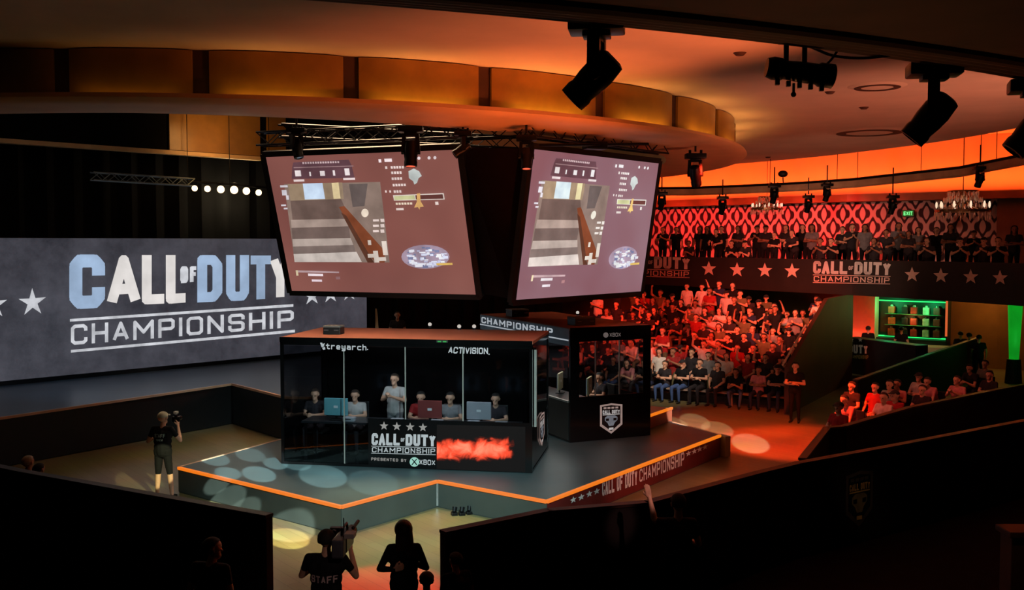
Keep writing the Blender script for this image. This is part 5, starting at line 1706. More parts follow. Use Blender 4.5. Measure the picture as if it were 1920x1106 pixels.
# ================================================================== people
def capsule(p0, r0, p1, r1, n=12):
    p0, p1 = V(p0), V(p1)
    d = p1 - p0
    L = d.length
    d = d.normalized() if L > 1e-6 else V((0, 0, 1))
    x = d.orthogonal().normalized(); y = d.cross(x)
    rings = []
    for k in range(5):
        a = -PI / 2 + k * PI / 8
        rings.append((p0 + d * (r0 * math.sin(a)), max(r0 * math.cos(a), 1e-4)))
    for k in range(0, 5):
        a = k * PI / 8
        rings.append((p1 + d * (r1 * math.sin(a)), max(r1 * math.cos(a), 1e-4)))
    vs = [c + (x * math.cos(2 * PI * i / n) + y * math.sin(2 * PI * i / n)) * r for c, r in rings for i in range(n)]
    m = len(rings)
    fs = [(j * n + i, j * n + (i + 1) % n, (j + 1) * n + (i + 1) % n, (j + 1) * n + i) for j in range(m - 1) for i in range(n)]
    fs += [tuple(range(n - 1, -1, -1)), tuple(range((m - 1) * n, m * n))]
    return vs, fs
SKN, SHI, TRO, SHO = 0, 1, 2, 3
def hand_caps(w, d, n, fist=.35):
    """palm and five fingers from wrist w along d; n = palm normal"""
    w, d = V(w), V(d).normalized()
    n = (V(n) - d * V(n).dot(d)).normalized()
    s = n.cross(d)
    out = []
    for k, L in ((-.031, .066), (-.0105, .076), (.0105, .07), (.031, .055)):
        kn = w + d * .088 + s * k
        out.append((w + d * .015 + s * k * .6, .017, kn, .0125, SKN))
        d1 = (d * math.cos(fist) + n * math.sin(fist)); d2 = (d * math.cos(fist * 2.4) + n * math.sin(fist * 2.4))
        m = kn + d1 * L * .55
        out.append((kn, .0105, m, .0098, SKN)); out.append((m, .0098, m + d2 * L * .5, .0082, SKN))
    tb = w + d * .03 - s * .028
    t1 = tb + (d * .55 - s * .6 + n * .35).normalized() * .042
    out += [(tb, .016, t1, .0125, SKN), (t1, .0125, t1 + (d * .85 - s * .15 + n * .4).normalized() * .034, .0095, SKN)]
    return out
def figure(hip, neck, arms, legs, head_dir=(0, 1, 0), female=False, short_sleeve=True, shorts=False, hands=(.5, .5), palm=None, wide=1.0):
    """capsule list of a body. hip, neck: points; arms/legs: ((elbow, wrist), ...) and ((knee, ankle), ...) for left (-x) and right (+x)"""
    hip, neck = V(hip), V(neck)
    sp = (neck - hip)
    up_ = sp.normalized()
    r = V((1, 0, 0)); f = up_.cross(r) * -1
    C = []
    def S(a): return hip + sp * a
    w = wide * (.92 if female else 1.0)
    C += [(S(-.03) - r * .075 * w, .112, S(-.03) + r * .075 * w, .112, TRO), (S(.05) - r * .075 * w, .116, S(.05) + r * .075 * w, .116, SHI)]
    C += [(S(.22) - r * .07 * w, .112, S(.22) + r * .07 * w, .112, SHI), (S(.45) - r * .075 * w, .112, S(.45) + r * .075 * w, .112, SHI)]
    C += [(S(.72) - r * .10 * w, .118, S(.72) + r * .10 * w, .118, SHI), (S(.06), .15, S(.7), .15, SHI)]
    C += [(S(.93) - r * .15 * w, .062, S(.93) + r * .15 * w, .062, SHI), (S(.86) - r * .1 * w, .085, S(.86) + r * .1 * w, .085, SHI)]
    hd_ = V(head_dir).normalized()
    nt_ = neck + up_ * .02
    hb = neck + up_ * .085 + hd_ * .025
    C += [(nt_ - up_ * .05, .062, hb, .052, SKN)]
    hc = hb + V((0, 0, .085))
    hr = hd_.cross(V((0, 0, 1))).normalized()
    hu = hr.cross(hd_)
    C += [(hc + hu * .03 - hd_ * .03, .088, hc + hu * .035 + hd_ * .02, .085, SKN), (hc - hu * .045 + hd_ * .03, .062, hc - hu * .075 + hd_ * .055, .045, SKN)]
    C += [(hc + hd_ * .094 - hu * .0, .010, hc + hd_ * .110 - hu * .027, .0125, SKN)]
    C += [(hc + hd_ * .088 - hu * .066 - hr * .018, .010, hc + hd_ * .088 - hu * .066 + hr * .018, .010, SKN)]
    for k in (-1, 1):
        C += [(hc + hr * k * .083 - hu * .012, .016, hc + hr * k * .09 + hu * .02 - hd_ * .008, .018, SKN)]
        C += [(hc + hr * k * .03 + hd_ * .083 + hu * .024, .014, hc + hr * k * .045 + hd_ * .072 + hu * .02, .012, SKN)]
    for i, k in enumerate((-1, 1)):
        sh = S(.93) + r * k * .185 * w
        el, wr = V(arms[i][0]), V(arms[i][1])
        C += [(sh, .060, sh.lerp(el, .55), .050, SHI), (sh.lerp(el, .5), .049, el, .040, SKN if short_sleeve and False else (SHI if not short_sleeve else SKN))]
        C += [(el, .040, el.lerp(wr, .3), .042, SKN if short_sleeve else SHI), (el.lerp(wr, .3), .041, wr, .027, SKN if short_sleeve else SHI)]
        pn = V(palm[i]) if palm else V((-k, 0.2, -.3))
        hdn = (wr - el).normalized()
        if len(arms[i]) > 2: hdn = V(arms[i][2]).normalized()
        C += hand_caps(wr, hdn, pn, hands[i])
        kn, an = V(legs[i][0]), V(legs[i][1])
        hj = hip + r * k * .088 * w - up_ * .02
        m = hj.lerp(kn, .5)
        C += [(hj, .092, m, .080, TRO), (m, .082, kn, .058, TRO)]
        lo = SKN if shorts else TRO
        cal = kn.lerp(an, .3)
        C += [(kn, .058, cal, .056, lo), (cal, .056, an, .036, lo)]
        fd = V((k * .12, 1, 0)).normalized()
        if len(legs[i]) > 2: fd = V(legs[i][2]).normalized()
        C += [(an + V((0, 0, -.045)) - fd * .04, .040, an + V((0, 0, -.052)) + fd * .09, .036, SHO), (an + V((0, 0, -.052)) + fd * .09, .036, an + V((0, 0, -.06)) + fd * .15, .026, SHO)]
    return C, hc, hd_, hu, hr
FEAT = M('eye_and_lip_shade', (104, 62, 50), .5, noise=(20, .2))
def body_mesh(name, C, voxel, face=None):
    vs, fs = [], []
    for p0, r0, p1, r1, tg in C:
        v, f = capsule(p0, r0, p1, r1)
        o = len(vs); vs += v; fs += [tuple(o + i for i in q) for q in f]
    me = bpy.data.meshes.new('raw')
    me.from_pydata([tuple(v) for v in vs], [], fs)
    o = bpy.data.objects.new('raw', me)
    SC.collection.objects.link(o)
    m = o.modifiers.new('r', 'REMESH'); m.mode = 'VOXEL'; m.voxel_size = voxel
    s = o.modifiers.new('s', 'SMOOTH'); s.factor = .5; s.iterations = 2
    dg = bpy.context.evaluated_depsgraph_get()
    out = bpy.data.meshes.new_from_object(o.evaluated_get(dg))
    bpy.data.objects.remove(o); bpy.data.meshes.remove(me)
    out.name = name
    n = len(out.polygons)
    c = np.empty(n * 3); out.polygons.foreach_get('center', c); c = c.reshape(n, 3)
    best = np.full(n, 1e9); lab = np.zeros(n, int)
    for p0, r0, p1, r1, tg in C:
        a, b = np.array(p0), np.array(p1); d = b - a; L2 = max(d @ d, 1e-9)
        t = np.clip(((c - a) @ d) / L2, 0, 1)
        q = np.linalg.norm(c - (a + t[:, None] * d), axis=1) - (r0 + (r1 - r0) * t)
        k = q < best; best[k] = q[k]; lab[k] = tg
    if face:
        hc, hd_, hu, hr = (np.array(q) for q in face)
        pts = [(hc + hr * k * .034 + hd_ * .088 + hu * .006, .0115) for k in (-1, 1)] + [(hc + hr * k * q + hd_ * .094 + hu * .028, .008) for k in (-1, 1) for q in (.025, .042) if voxel < .0115] + [(hc + hr * q + hd_ * .098 - hu * .066, .010) for q in (-.018, -.006, .006, .018) if voxel < .0115]
        for p, r in pts:
            lab[np.linalg.norm(c - p, axis=1) < r * max(1, voxel / .0105)] = 4
    for mm in (SKIN, BLACK, BLACK, SHOE, FEAT): out.materials.append(mm)
    out.polygons.foreach_set('material_index', lab.astype(np.int32))
    out.polygons.foreach_set('use_smooth', np.ones(n, bool))
    return out
def hair_mesh(name, hc, hd_, hu, hr, style):
    """shell over the skull: short, long or cap (with brim)"""
    mb = MB()
    n, m = 18, 9
    vs = []
    for j in range(m + 1):
        for i in range(n):
            a = 2 * PI * i / n
            ca, sa = math.cos(a), math.sin(a)            # ca forward
            low = {'short': (.86 if ca > .35 else 1.9 if ca < -.2 else 1.25), 'cap': (1.16 if ca > .3 else 1.45), 'long': (.62 if ca > .45 else 2.0)}[style]
            ph = low * j / m
            r = .124 if style != 'short' else .119
            p = hc + hu * .028 - hd_ * .006 + (hd_ * ca * 1.02 + hr * sa * .92) * r * math.sin(ph) + hu * r * .98 * math.cos(ph)
            vs.append(p)
    fs = [(j * n + i, j * n + (i + 1) % n, (j + 1) * n + (i + 1) % n, (j + 1) * n + i) for j in range(m) for i in range(n)]
    mb.add(vs, fs)
    if style == 'cap':
        bv = []
        for k in range(9):
            a = -1.0 + 2.0 * k / 8
            b0 = hc + hu * .078 + (hd_ * math.cos(a) + hr * math.sin(a)) * .108
            bv += [b0, b0 + hd_ * (.075 * math.cos(a)) - hu * .018, b0 + hd_ * (.075 * math.cos(a)) - hu * .026, b0 - hu * .01]
        mb.add(bv, [(4 * k + j, 4 * k + (j + 1) % 4, 4 * k + 4 + (j + 1) % 4, 4 * k + 4 + j) for k in range(8) for j in range(4)])
    if style == 'long':
        top = hc - hd_ * .045 + hu * .02
        pts = [(top, .10), (top - V((0, 0, .12)) - hd_ * .01, .112), (top - V((0, 0, .26)) - hd_ * .02, .115), (top - V((0, 0, .38)) - hd_ * .015, .085)]
        vs = []
        for p, r in pts:
            for i in range(16):
                a = 2 * PI * i / 16
                vs.append(p + hr * math.sin(a) * r * (1.0 + .05 * math.sin(5 * a)) + hd_ * math.cos(a) * r * .52)
        mb.add(vs, [(j * 16 + i, j * 16 + (i + 1) % 16, (j + 1) * 16 + (i + 1) % 16, (j + 1) * 16 + i) for j in range(3) for i in range(16)] + [tuple(range(48, 64))])
    me = bpy.data.meshes.new(name)
    me.from_pydata([tuple(v) for v in mb.v], [], mb.f)
    me.polygons.foreach_set('use_smooth', [True] * len(me.polygons))
    me.materials.append(HAIR_D)
    return me
# legs and arms for the common poses (person faces +y, feet on z = 0 or hip on the bench)
ST = [((-.10, .02, .49), (-.11, -.02, .09)), ((.10, .02, .49), (.11, -.02, .09))]
SIT = [((-.13, .44, .50), (-.13, .40, .09)), ((.13, .44, .50), (.13, .40, .09))]
SITW = [((-.2, .42, .50), (-.17, .48, .09)), ((.2, .42, .50), (.16, .34, .09))]
POSES = {
 'stand': (figure((0, 0, .93), (0, -.01, 1.45), [((-.26, -.02, 1.12), (-.25, .10, .89)), ((.26, -.02, 1.12), (.25, .08, .88))], ST), 'standing with arms down'),
 'stand_fold': (figure((0, 0, .93), (0, -.01, 1.45), [((-.27, .05, 1.14), (.02, .23, 1.20), (1, .1, .1)), ((.27, .05, 1.14), (-.02, .25, 1.14), (-1, .1, .1))], ST), 'standing with folded arms'),
 'stand_clap': (figure((0, 0, .93), (0, .0, 1.45), [((-.27, .08, 1.18), (-.04, .33, 1.30), (.3, .6, .7)), ((.27, .08, 1.18), (.05, .33, 1.28), (-.3, .6, .7))], ST), 'standing and clapping'),
 'stand_raise': (figure((0, 0, .93), (0, -.02, 1.45), [((-.34, .06, 1.58), (-.28, .14, 1.84)), ((.28, .05, 1.14), (.12, .26, 1.14))], ST), 'standing with one arm raised'),
 'lean': (figure((0, -.10, .92), (0, .10, 1.41), [((-.30, .22, 1.15), (-.18, .44, 1.10)), ((.30, .22, 1.15), (.18, .44, 1.10))], ST), 'leaning forward on the rail'),
 'sit': (figure((0, 0, .55), (0, -.03, 1.07), [((-.25, .05, .76), (-.14, .29, .64)), ((.25, .05, .76), (.14, .29, .64))], SIT), 'sitting with hands in the lap'),
 'sit_fold': (figure((0, 0, .55), (0, -.02, 1.07), [((-.26, .07, .78), (.03, .24, .82), (1, .1, .1)), ((.26, .07, .78), (-.03, .26, .77), (-1, .1, .1))], SIT), 'sitting with folded arms'),
 'sit_forward': (figure((0, 0, .55), (0, .24, 1.0), [((-.22, .40, .66), (-.03, .56, .78), (.5, .6, .3)), ((.22, .40, .66), (.04, .56, .76), (-.5, .6, .3))], SITW, (0, 1, -.1)), 'sitting bent forward, elbows on knees'),
 'sit_raise': (figure((0, 0, .55), (0, -.04, 1.07), [((-.25, .06, .77), (-.12, .28, .68)), ((.36, .06, 1.20), (.30, .14, 1.46))], SITW), 'sitting with one arm up'),
 'sit_clap': (figure((0, 0, .55), (0, .03, 1.07), [((-.27, .12, .82), (-.04, .34, .96), (.3, .6, .6)), ((.27, .12, .82), (.05, .34, .94), (-.3, .6, .6))], SITW, (.3, 1, 0)), 'sitting and clapping'),
 'player': (figure((0, 0, .55), (0, .06, 1.06), [((-.25, .14, .80), (-.08, .38, .82), (.6, .7, 0)), ((.25, .14, .80), (.08, .38, .82), (-.6, .7, 0))], SIT, (0, 1, -.15)), 'sitting at the desk'),
}
SHORT = {'stand': 'standing', 'stand_fold': 'standing arms-folded', 'stand_clap': 'standing clapping', 'stand_raise': 'standing arm-raising', 'sit': 'seated', 'sit_fold': 'seated arms-folded', 'sit_forward': 'forward-leaning seated', 'sit_raise': 'seated arm-raising', 'sit_clap': 'seated clapping'}
POSE_MESH, HAIRS = {}, {}
def pose_mesh(k):
    if k not in POSE_MESH:
        (C, hc, hd_, hu, hr), _ = POSES[k]
        POSE_MESH[k] = body_mesh('body_' + k, C, .0125, (hc, hd_, hu, hr))
        for s in ('short', 'long', 'cap'):
            HAIRS[k, s] = hair_mesh('hair_' + s, hc, hd_, hu, hr, s)
    return POSE_MESH[k]
CLOTH = {}
def cloth(word):
    tab = {'black': (20, 19, 22), 'dark': (44, 40, 44), 'dark blue': (34, 44, 72), 'red': (150, 40, 40), 'grey': (120, 118, 120), 'pale grey': (178, 172, 168), 'white': (216, 210, 204), 'olive': (96, 92, 66), 'brown': (96, 66, 50), 'pink': (206, 130, 134), 'blue': (62, 84, 130)}
    return M('cloth_' + word.replace(' ', '_'), tab[word], .85, noise=(9, .12), spec=.2)
def person(pose, loc, face, shirt, trouser, label, group=None, hair='short', hair_mat=None, skin=None, scale=1.0, name='person', sc_z=1.0):
    """face: plan direction the person looks in"""
    me = pose_mesh(pose)
    o = bpy.data.objects.new(name, me)
    SC.collection.objects.link(o)
    o.location = loc
    o.rotation_euler = (0, 0, math.atan2(face[1], face[0]) - PI / 2)
    o.scale = (scale, scale, scale * sc_z)
    for i, m in enumerate((skin or SKIN, cloth(shirt), cloth(trouser), SHOE)):
        o.material_slots[i].link = 'OBJECT'
        o.material_slots[i].material = m
    tag(o, label, 'person', group)
    h = bpy.data.objects.new('cap' if hair == 'cap' else 'hair', HAIRS[pose, hair])
    SC.collection.objects.link(h)
    h.parent = o
    h.material_slots[0].link = 'OBJECT'
    h.material_slots[0].material = hair_mat or HAIR_D
    return o
ORD = ['first', 'second', 'third', 'fourth', 'fifth', 'sixth', 'seventh', 'eighth', 'ninth', 'tenth', 'eleventh', 'twelfth', 'thirteenth', 'fourteenth', 'fifteenth', 'sixteenth', 'seventeenth', 'eighteenth', 'nineteenth', 'twentieth']
rnd = random.Random(21)
ROWN = ['front', 'second', 'third', 'fourth', 'fifth', 'sixth', 'seventh', 'eighth', 'top']
CAPM = M('cap_dark', (30, 28, 32), .8, noise=(9, .2))
CAPG = M('cap_pale', (170, 176, 160), .8, noise=(9, .1))
for k in range(NR):
    idx = 0
    j = 0
    while True:
        along = .45 + j * .62 + rnd.uniform(-.07, .07)
        j += 1
        if along > WB - .4: break
        base = C0 + Vb * (k * DEP) + Ub * along + V((0, 0, k * RISE))
        px, py = proj(base + Vb * .5 + V((0, 0, 1.1)))
        keep = .93
        if 1198 < px < 1238 and py > 612: keep = .12                 # empty benches on the left
        if px <= 1198: keep = .9 if py < 690 else .1
        if 1238 <= px < 1300 and 600 < py < 655: keep = .55
        if k >= 7 and along < 2.4: keep = .35
        if k == 0: keep = 1
        if px < 1060: keep = 0
        if rnd.random() > keep: continue
        up_p = .10 if k < 5 else .42
        if k == 0: up_p = 0
        if k >= 7 and along < 2.5: up_p = 0
        st = rnd.random() < up_p
        pose = rnd.choice(['stand', 'stand_clap', 'stand_fold', 'stand_raise']) if st else rnd.choice(['sit', 'sit_fold', 'sit_forward', 'sit_clap', 'sit', 'sit_raise'] if k else ['sit', 'sit_fold', 'sit_forward', 'sit_fold'])
        if k == 0:
            shirt = ['black', 'pink', 'black', 'dark', 'black', 'black', 'dark'][idx % 7]
        elif px < 1400 and k in (1, 2, 3):
            shirt = rnd.choice(['pale grey', 'white', 'dark', 'grey', 'red', 'black'])
        else:
            shirt = rnd.choice(['white', 'pale grey', 'grey', 'red', 'dark', 'black', 'black', 'black', 'dark', 'dark', 'dark blue', 'olive'])
        tr_ = rnd.choice(['blue', 'dark blue', 'blue', 'dark']) if k == 0 else rnd.choice(['dark', 'dark blue', 'black', 'grey', 'olive'])
        hs = rnd.choice(['short', 'short', 'short', 'cap', 'long'])
        off = .64 if not st else .30
        face = (-Vb.x + rnd.uniform(-.25, .1), -Vb.y + rnd.uniform(-.2, .2))
        nm = ORD[idx] if idx < len(ORD) else 'last'
        person(pose, base + Vb * off, face, shirt, tr_, '%s spectator, %s top, %s bleacher row, %s from the sloping wall' % (SHORT[pose], shirt, ROWN[k], nm),
               'spectators on the bleachers', hs, (CAPM if hs == 'cap' else rnd.choice([HAIR_D, HAIR_B])), rnd.choice([SKIN, SKIN, SKIN, SKIN_DARK]), rnd.uniform(.95, 1.05))
        idx += 1
# guard beside the sloping wall
g = at_z(1490, 792, 0)
person('stand_fold', g, (-.5, -1), 'black', 'black', 'person in black standing with folded arms at the foot of the sloping bleacher wall')
# balcony onlookers
rnd = random.Random(5)
i = 0
ref = [(1230, 'beside the edge of the narrower screen'), (1329, 'above the first full banner star'), (1382, 'above the second full banner star'), (1434, 'above the third full banner star'), (1485, 'above the fourth full banner star'), (1560, 'above the C of the whole banner logo'), (1610, 'above the middle of the whole banner logo'), (1660, 'above the Y of the whole banner logo'), (1710, 'above the star right of the banner logo'), (1764, 'above the sixth banner star'), (1820, 'above the seventh banner star'), (1875, 'above the rightmost banner star')]
cnt = {}
for px, py, front in ((1243, 430, 1), (1268, 424, 1), (1296, 440, 0), (1312, 424, 1), (1326, 420, 1), (1346, 438, 0), (1353, 424, 1), (1372, 440, 0), (1384, 426, 1), (1404, 442, 0), (1420, 420, 1), (1436, 422, 1), (1452, 444, 0), (1474, 428, 1), (1488, 440, 0), (1505, 426, 1), (1523, 424, 1), (1540, 442, 0), (1560, 438, 0), (1580, 432, 1), (1598, 426, 1), (1622, 428, 1), (1640, 446, 0), (1664, 440, 0), (1685, 420, 1), (1704, 446, 0), (1722, 434, 1), (1740, 446, 0), (1756, 434, 1), (1783, 428, 1), (1800, 450, 0), (1826, 446, 1), (1846, 452, 0), (1872, 456, 0), (1902, 432, 1)):
    p = on_path(px, BPX, z=0)
    Y = p.y + (2.2 if front else .75)
    sp_ = at_y(px, py, Y)
    stand = sp_.z > 5.55
    pose = rnd.choice(['stand', 'stand_fold', 'stand_clap']) if front else rnd.choice(['lean', 'sit_forward', 'sit_clap', 'stand_fold'])
    htop = {'lean': 1.64, 'sit_forward': 1.24, 'sit_clap': 1.32}.get(pose, 1.72)
    s = max(.92, min(1.1, (sp_.z + .12 - 4.0) / htop))
    if 'sit' in pose: s = 1.0
    loc = V((sp_.x, Y, 4.0 if 'sit' not in pose else 4.0))
    near = min(ref, key=lambda q: abs(q[0] - px))[1]
    cnt[near] = cnt.get(near, 0) + 1
    which = ['', 'second ', 'third ', 'fourth ', 'fifth '][cnt[near] - 1]
    shirt = rnd.choice(['black', 'black', 'dark', 'dark', 'grey'])
    person(pose, loc, (-.5 + rnd.uniform(-.5, .3), -1), shirt, 'black', '%sonlooker in %s top on the balcony %s' % (which, shirt, near), 'balcony onlookers', rnd.choice(['short', 'short', 'cap', 'long']), None, SKIN_DARK if rnd.random() < .3 else SKIN, s)
    i += 1
# seated guests on the right
rnd = random.Random(9)
spots = ((1578, 762, 'red', 'nearest the red floor'), (1583, 741, 'pink', 'behind the guest nearest the red floor'), (1597, 722, 'dark', 'at the left end of the pale topped wall'), (1641, 724, 'red', 'first of the middle cluster'), (1657, 743, 'white', 'leaning on the low wall, first of the middle cluster'),
         (1668, 719, 'pale grey', 'second of the middle cluster'), (1683, 718, 'pink', 'third of the middle cluster'), (1695, 741, 'red', 'at the low wall, end of the middle cluster'), (1723, 705, 'pale grey', 'first of the right cluster'), (1739, 708, 'pink', 'second of the right cluster'), (1756, 731, 'dark', 'at the low wall, end of the right cluster'),
         (1795, 711, 'pink', 'first of the far right group'), (1818, 684, 'dark', 'rear left of the far right group'), (1847, 681, 'grey', 'rear right of the far right group'), (1860, 702, 'dark', 'last of the far right group'))
for n_i, (px, py, shirt, wh) in enumerate(spots):
    p, base = at_z(px, py, 1.78), .5
    if wall_dist(p) < 1.6:
        p, base = at_z(px, py, 1.53), .25
        if wall_dist(p) < .75: p = p + wn * (.75 - wall_dist(p))
    pose = rnd.choice(['sit', 'sit_clap', 'sit_forward', 'sit_fold'])
    head = POSES[pose][0][1]
    f = V((-.9, -.62, 0)).normalized()
    loc = p - (f * head.y)
    person(pose, (loc.x, loc.y, base), f, shirt, 'dark', 'seated guest in %s top, %s' % (shirt, wh), 'seated guests on the right', rnd.choice(['short', 'short', 'cap']), rnd.choice([HAIR_D, HAIR_B]))
    c = empty('chair', (loc.x - f.x * .02, loc.y - f.y * .02, base), math.atan2(f.y, f.x) - PI / 2, 'chair of guest in %s top %s' % (shirt, wh), 'chair', 'chairs of the seated guests')
    mb = MB(); mb.box((0, .06, .41), (.44, .44, .06), bev=.015); obj('seat', mb, BLACK, c, local=True)
    mb = MB(); mb.box((0, -.19, .66), (.42, .04, .42), bev=.015); obj('backrest', mb, BLACK, c, local=True)
    for sx, sy in ((-.18, -.13), (.18, -.13), (-.18, .25), (.18, .25)):
        mb = MB(); mb.cyl((sx, sy, 0), (sx, sy, .39), .016, n=6); obj('leg', mb, BLACKMETAL, c, local=True)
# foyer silhouettes
for px, py, Yb, wh in ((1628, 608, 3.0, 'before the red pillar'), (1802, 590, 3.2, 'right of the bar cabinet'), (1818, 596, 3.6, 'second to the right of the bar cabinet'), (1836, 612, 4.2, 'third to the right of the bar cabinet'), (1690, 622, 2.4, 'before the left half of the bar cabinet')):
    q = foyer(px, py, Yb)
    s = max(.9, min(1.1, q.z / 1.64)) if q.z > 1 else 1.0
    person('stand', (q.x, q.y, 0), (.3, 1), 'black', 'black', 'dark standing figure under the balcony, ' + wh, 'foyer visitors', 'short')

# ------------------------------------------------------------------ inside the booths
def desk(P, u0, u1, w0, w1, h, label):
    c = P((u0 + u1) / 2, (w0 + w1) / 2, .05)
    t = empty('desk', c, 0, label, 'desk', 'booth desks')
    mb = MB(); hexa(mb, P, u0, u1, w0, w1, h - .04, h); obj('tabletop', mb, M('desk_black', (40, 40, 44), .35, noise=(3, .2)), t)
    for u, w in ((u0 + .05, w0 + .05), (u1 - .1, w0 + .05), (u0 + .05, w1 - .1), (u1 - .1, w1 - .1)):
        mb = MB(); hexa(mb, P, u, u + .05, w, w + .05, .05, h - .04); obj('leg', mb, BLACKMETAL, t)
    return t
hD = on_plane(700, 790, b1a + W1d * .45, W1d).z - ZS
hD = max(.85, min(1.0, hD))
desk(P1, .35, L1 - .35, .25, .95, hD, 'long black desk with the monitors inside the wide booth')
MB_T = [M('monitor_back_teal', (110, 176, 186), .5, noise=(3, .1)), M('monitor_back_maroon', (140, 60, 56), .5, noise=(3, .1)), M('monitor_back_grey', (170, 170, 178), .5, noise=(3, .1))]
SCREENW = M('monitor_glow', (150, 190, 220), emit=.9)
def monitor(P, u, w, h, back, label, ang, face=1, sz=(.52, .37)):
    c = P(u, w, h)
    t = empty('monitor', c, ang, label, 'monitor', 'booth monitors')
    mb = MB(); mb.box((0, 0, .012), (.24, .2, .02), bev=.005); mb.box((0, .02, .08), (.05, .03, .14)); obj('stand', mb, BLACK, t, local=True)
    mb = MB(); mb.box((0, 0, .10 + sz[1] / 2), (sz[0], .05, sz[1]), bev=.01); b_ = obj('housing', mb, back, t, local=True)
    mb = MB(); mb.box((0, .027, .10 + sz[1] / 2), (sz[0] * .93, .006, sz[1] * .9)); obj('screen', mb, SCREENW, t, local=True)
    mb = MB(); mb.box((0, -.027, .10 + sz[1] * .5), (.09, .006, .05)); obj('sticker', mb, M('sticker_white', (240, 240, 240), .5), b_, local=True)
    return t
seq = [(630, 0, 'teal backed monitor on the left of the wide booth desk'), (806, 1, 'maroon backed monitor in the middle of the wide booth desk'), (898, 2, 'grey backed monitor on the right of the wide booth desk'), (715, 1, 'dark monitor between the teal one and the standing person')]
def u_at(px, w):
    o = b1a + W1d * w
    q = on_plane(px, 740, o, W1d); return (q - o).dot(U1)
for px, bi, lb in seq[:3]:
    monitor(P1, u_at(px, .5), .5, hD, MB_T[bi], lb, ang1)
fwd1 = -W1d
def chair(loc, f, label, group='booth chairs'):
    c = empty('desk_chair', loc, math.atan2(f.y, f.x) - PI / 2, label, 'chair', group)
    mb = MB(); mb.box((0, .05, .42), (.46, .46, .07), bev=.02); obj('seat', mb, BLACK, c, local=True)
    mb = MB(); mb.box((0, -.21, .78), (.44, .06, .56), bev=.02); obj('backrest', mb, BLACK, c, local=True)
    mb = MB(); mb.cyl((0, .05, .1), (0, .05, .39), .03, n=8); obj('column', mb, BLACKMETAL, c, local=True)
    for k in range(5):
        a = k * 2 * PI / 5
        mb = MB(); mb.bar((0, .05, .09), (.27 * math.cos(a), .05 + .27 * math.sin(a), .05), .05, .04); obj('foot', mb, BLACKMETAL, c, local=True)
for px, sh, lb in ((592, 'dark', 'leftmost player, behind the left end of the desk'), (667, 'pale grey', 'player right of the teal backed monitor'), (845, 'grey', 'player between the maroon and the grey backed monitors'), (790, 'red', 'player behind the maroon backed monitor'), (930, 'dark', 'rightmost player in the wide booth')):
    u = u_at(px, 1.35)
    person('player', P1(u, 1.40, .05), fwd1, sh, 'dark', 'seated player in %s shirt, %s' % (sh, lb), 'booth players', 'short', HAIR_B if px < 700 else HAIR_D)
    chair(P1(u, 1.42, .05), fwd1, 'black desk chair of the ' + lb)
u = u_at(742, 1.25)
person('stand_clap', P1(u, 1.2, .05), (-.3, -1), 'pale grey', 'grey', 'person in pale grey shirt standing with hands at the chin in the wide booth', None, 'short', HAIR_B)
# controllers, keyboards on the desk
KEY = M('device_pale', (170, 170, 176), .4, noise=(8, .2))
for px, lb in ((655, 'beside the teal backed monitor'), (745, 'before the standing person'), (820, 'before the maroon backed monitor'), (888, 'before the grey backed monitor'), (940, 'at the right end of the desk')):
    u = u_at(px, .42)
    c = P1(u, .40, hD)
    t = empty('console_box', c, ang1, 'small pale device on the wide booth desk, ' + lb, 'device', 'devices on the booth desk')
    mb = MB(); mb.box((0, 0, .045), (.26, .16, .09), bev=.015); obj('body', mb, KEY, t, local=True)
    mb = MB(); mb.box((0, -.082, .05), (.12, .006, .02)); obj('slot', mb, BLACK, t, local=True)
desk(P2, .35, 1.05, .5, 4.7, .86, 'long black desk inside the rear booth')
PALEMON = M('monitor_pale', (196, 190, 150), .5, noise=(3, .08), emit=.0)
for w, lb in ((.85, 'pale sheet-like monitor nearest the window of the rear booth'), (1.9, 'second pale monitor inside the rear booth')):
    monitor(P2, 1.0 if w < 1 else .75, w, .86, PALEMON, lb, ang2 + R(50), sz=(.5, .42))
person('player', P2(1.65, 1.3, .05), -U2, 'dark', 'dark', 'seated player in dark shirt behind the window of the rear booth', 'booth players', 'short')
chair(P2(1.67, 1.3, .05), -U2, 'black desk chair of the player in the rear booth')

# ------------------------------------------------------------------ crew and bystanders near the camera
def near_person(C, loc, face, mats, label, voxel=.0085):
    caps, hc, hd_, hu, hr = C
    me = body_mesh('near_body', caps, voxel, (hc, hd_, hu, hr))
    o = bpy.data.objects.new('person', me); SC.collection.objects.link(o)
    o.location = loc; o.rotation_euler = (0, 0, math.atan2(face[1], face[0]) - PI / 2)
    for i, m in enumerate(mats):
        me.materials[i] = m
    tag(o, label, 'person')
    return o, (hc, hd_, hu, hr)
def add_hair(o, hh, style, m, name='hair'):
    me = hair_mesh(name, *hh, style)
    me.materials[0] = m
    h = bpy.data.objects.new(name, me); SC.collection.objects.link(h); h.parent = o
    return h
def back_print(o, s_list, m, y0=-.4):
    """lettering projected from behind on the shirt: (text, z, half width, height)"""
    bv = BVHTree.FromPolygons([v.co for v in o.data.vertices], [tuple(p.vertices) for p in o.data.polygons])
    mb = MB()
    def pr(x, z):
        h = bv.ray_cast(V((x, -1, z)), V((0, 1, 0)))
        return (h[0] + V((0, -.006, 0))) if h[0] else V((x, -.15, z))
    for s, z, hw, h in s_list:
        text(mb, s, lambda u, y: pr(-hw + 2 * hw * u, z + h * y), 1, .7, .2, .2)
    return obj('lettering', mb, m, o, local=True)
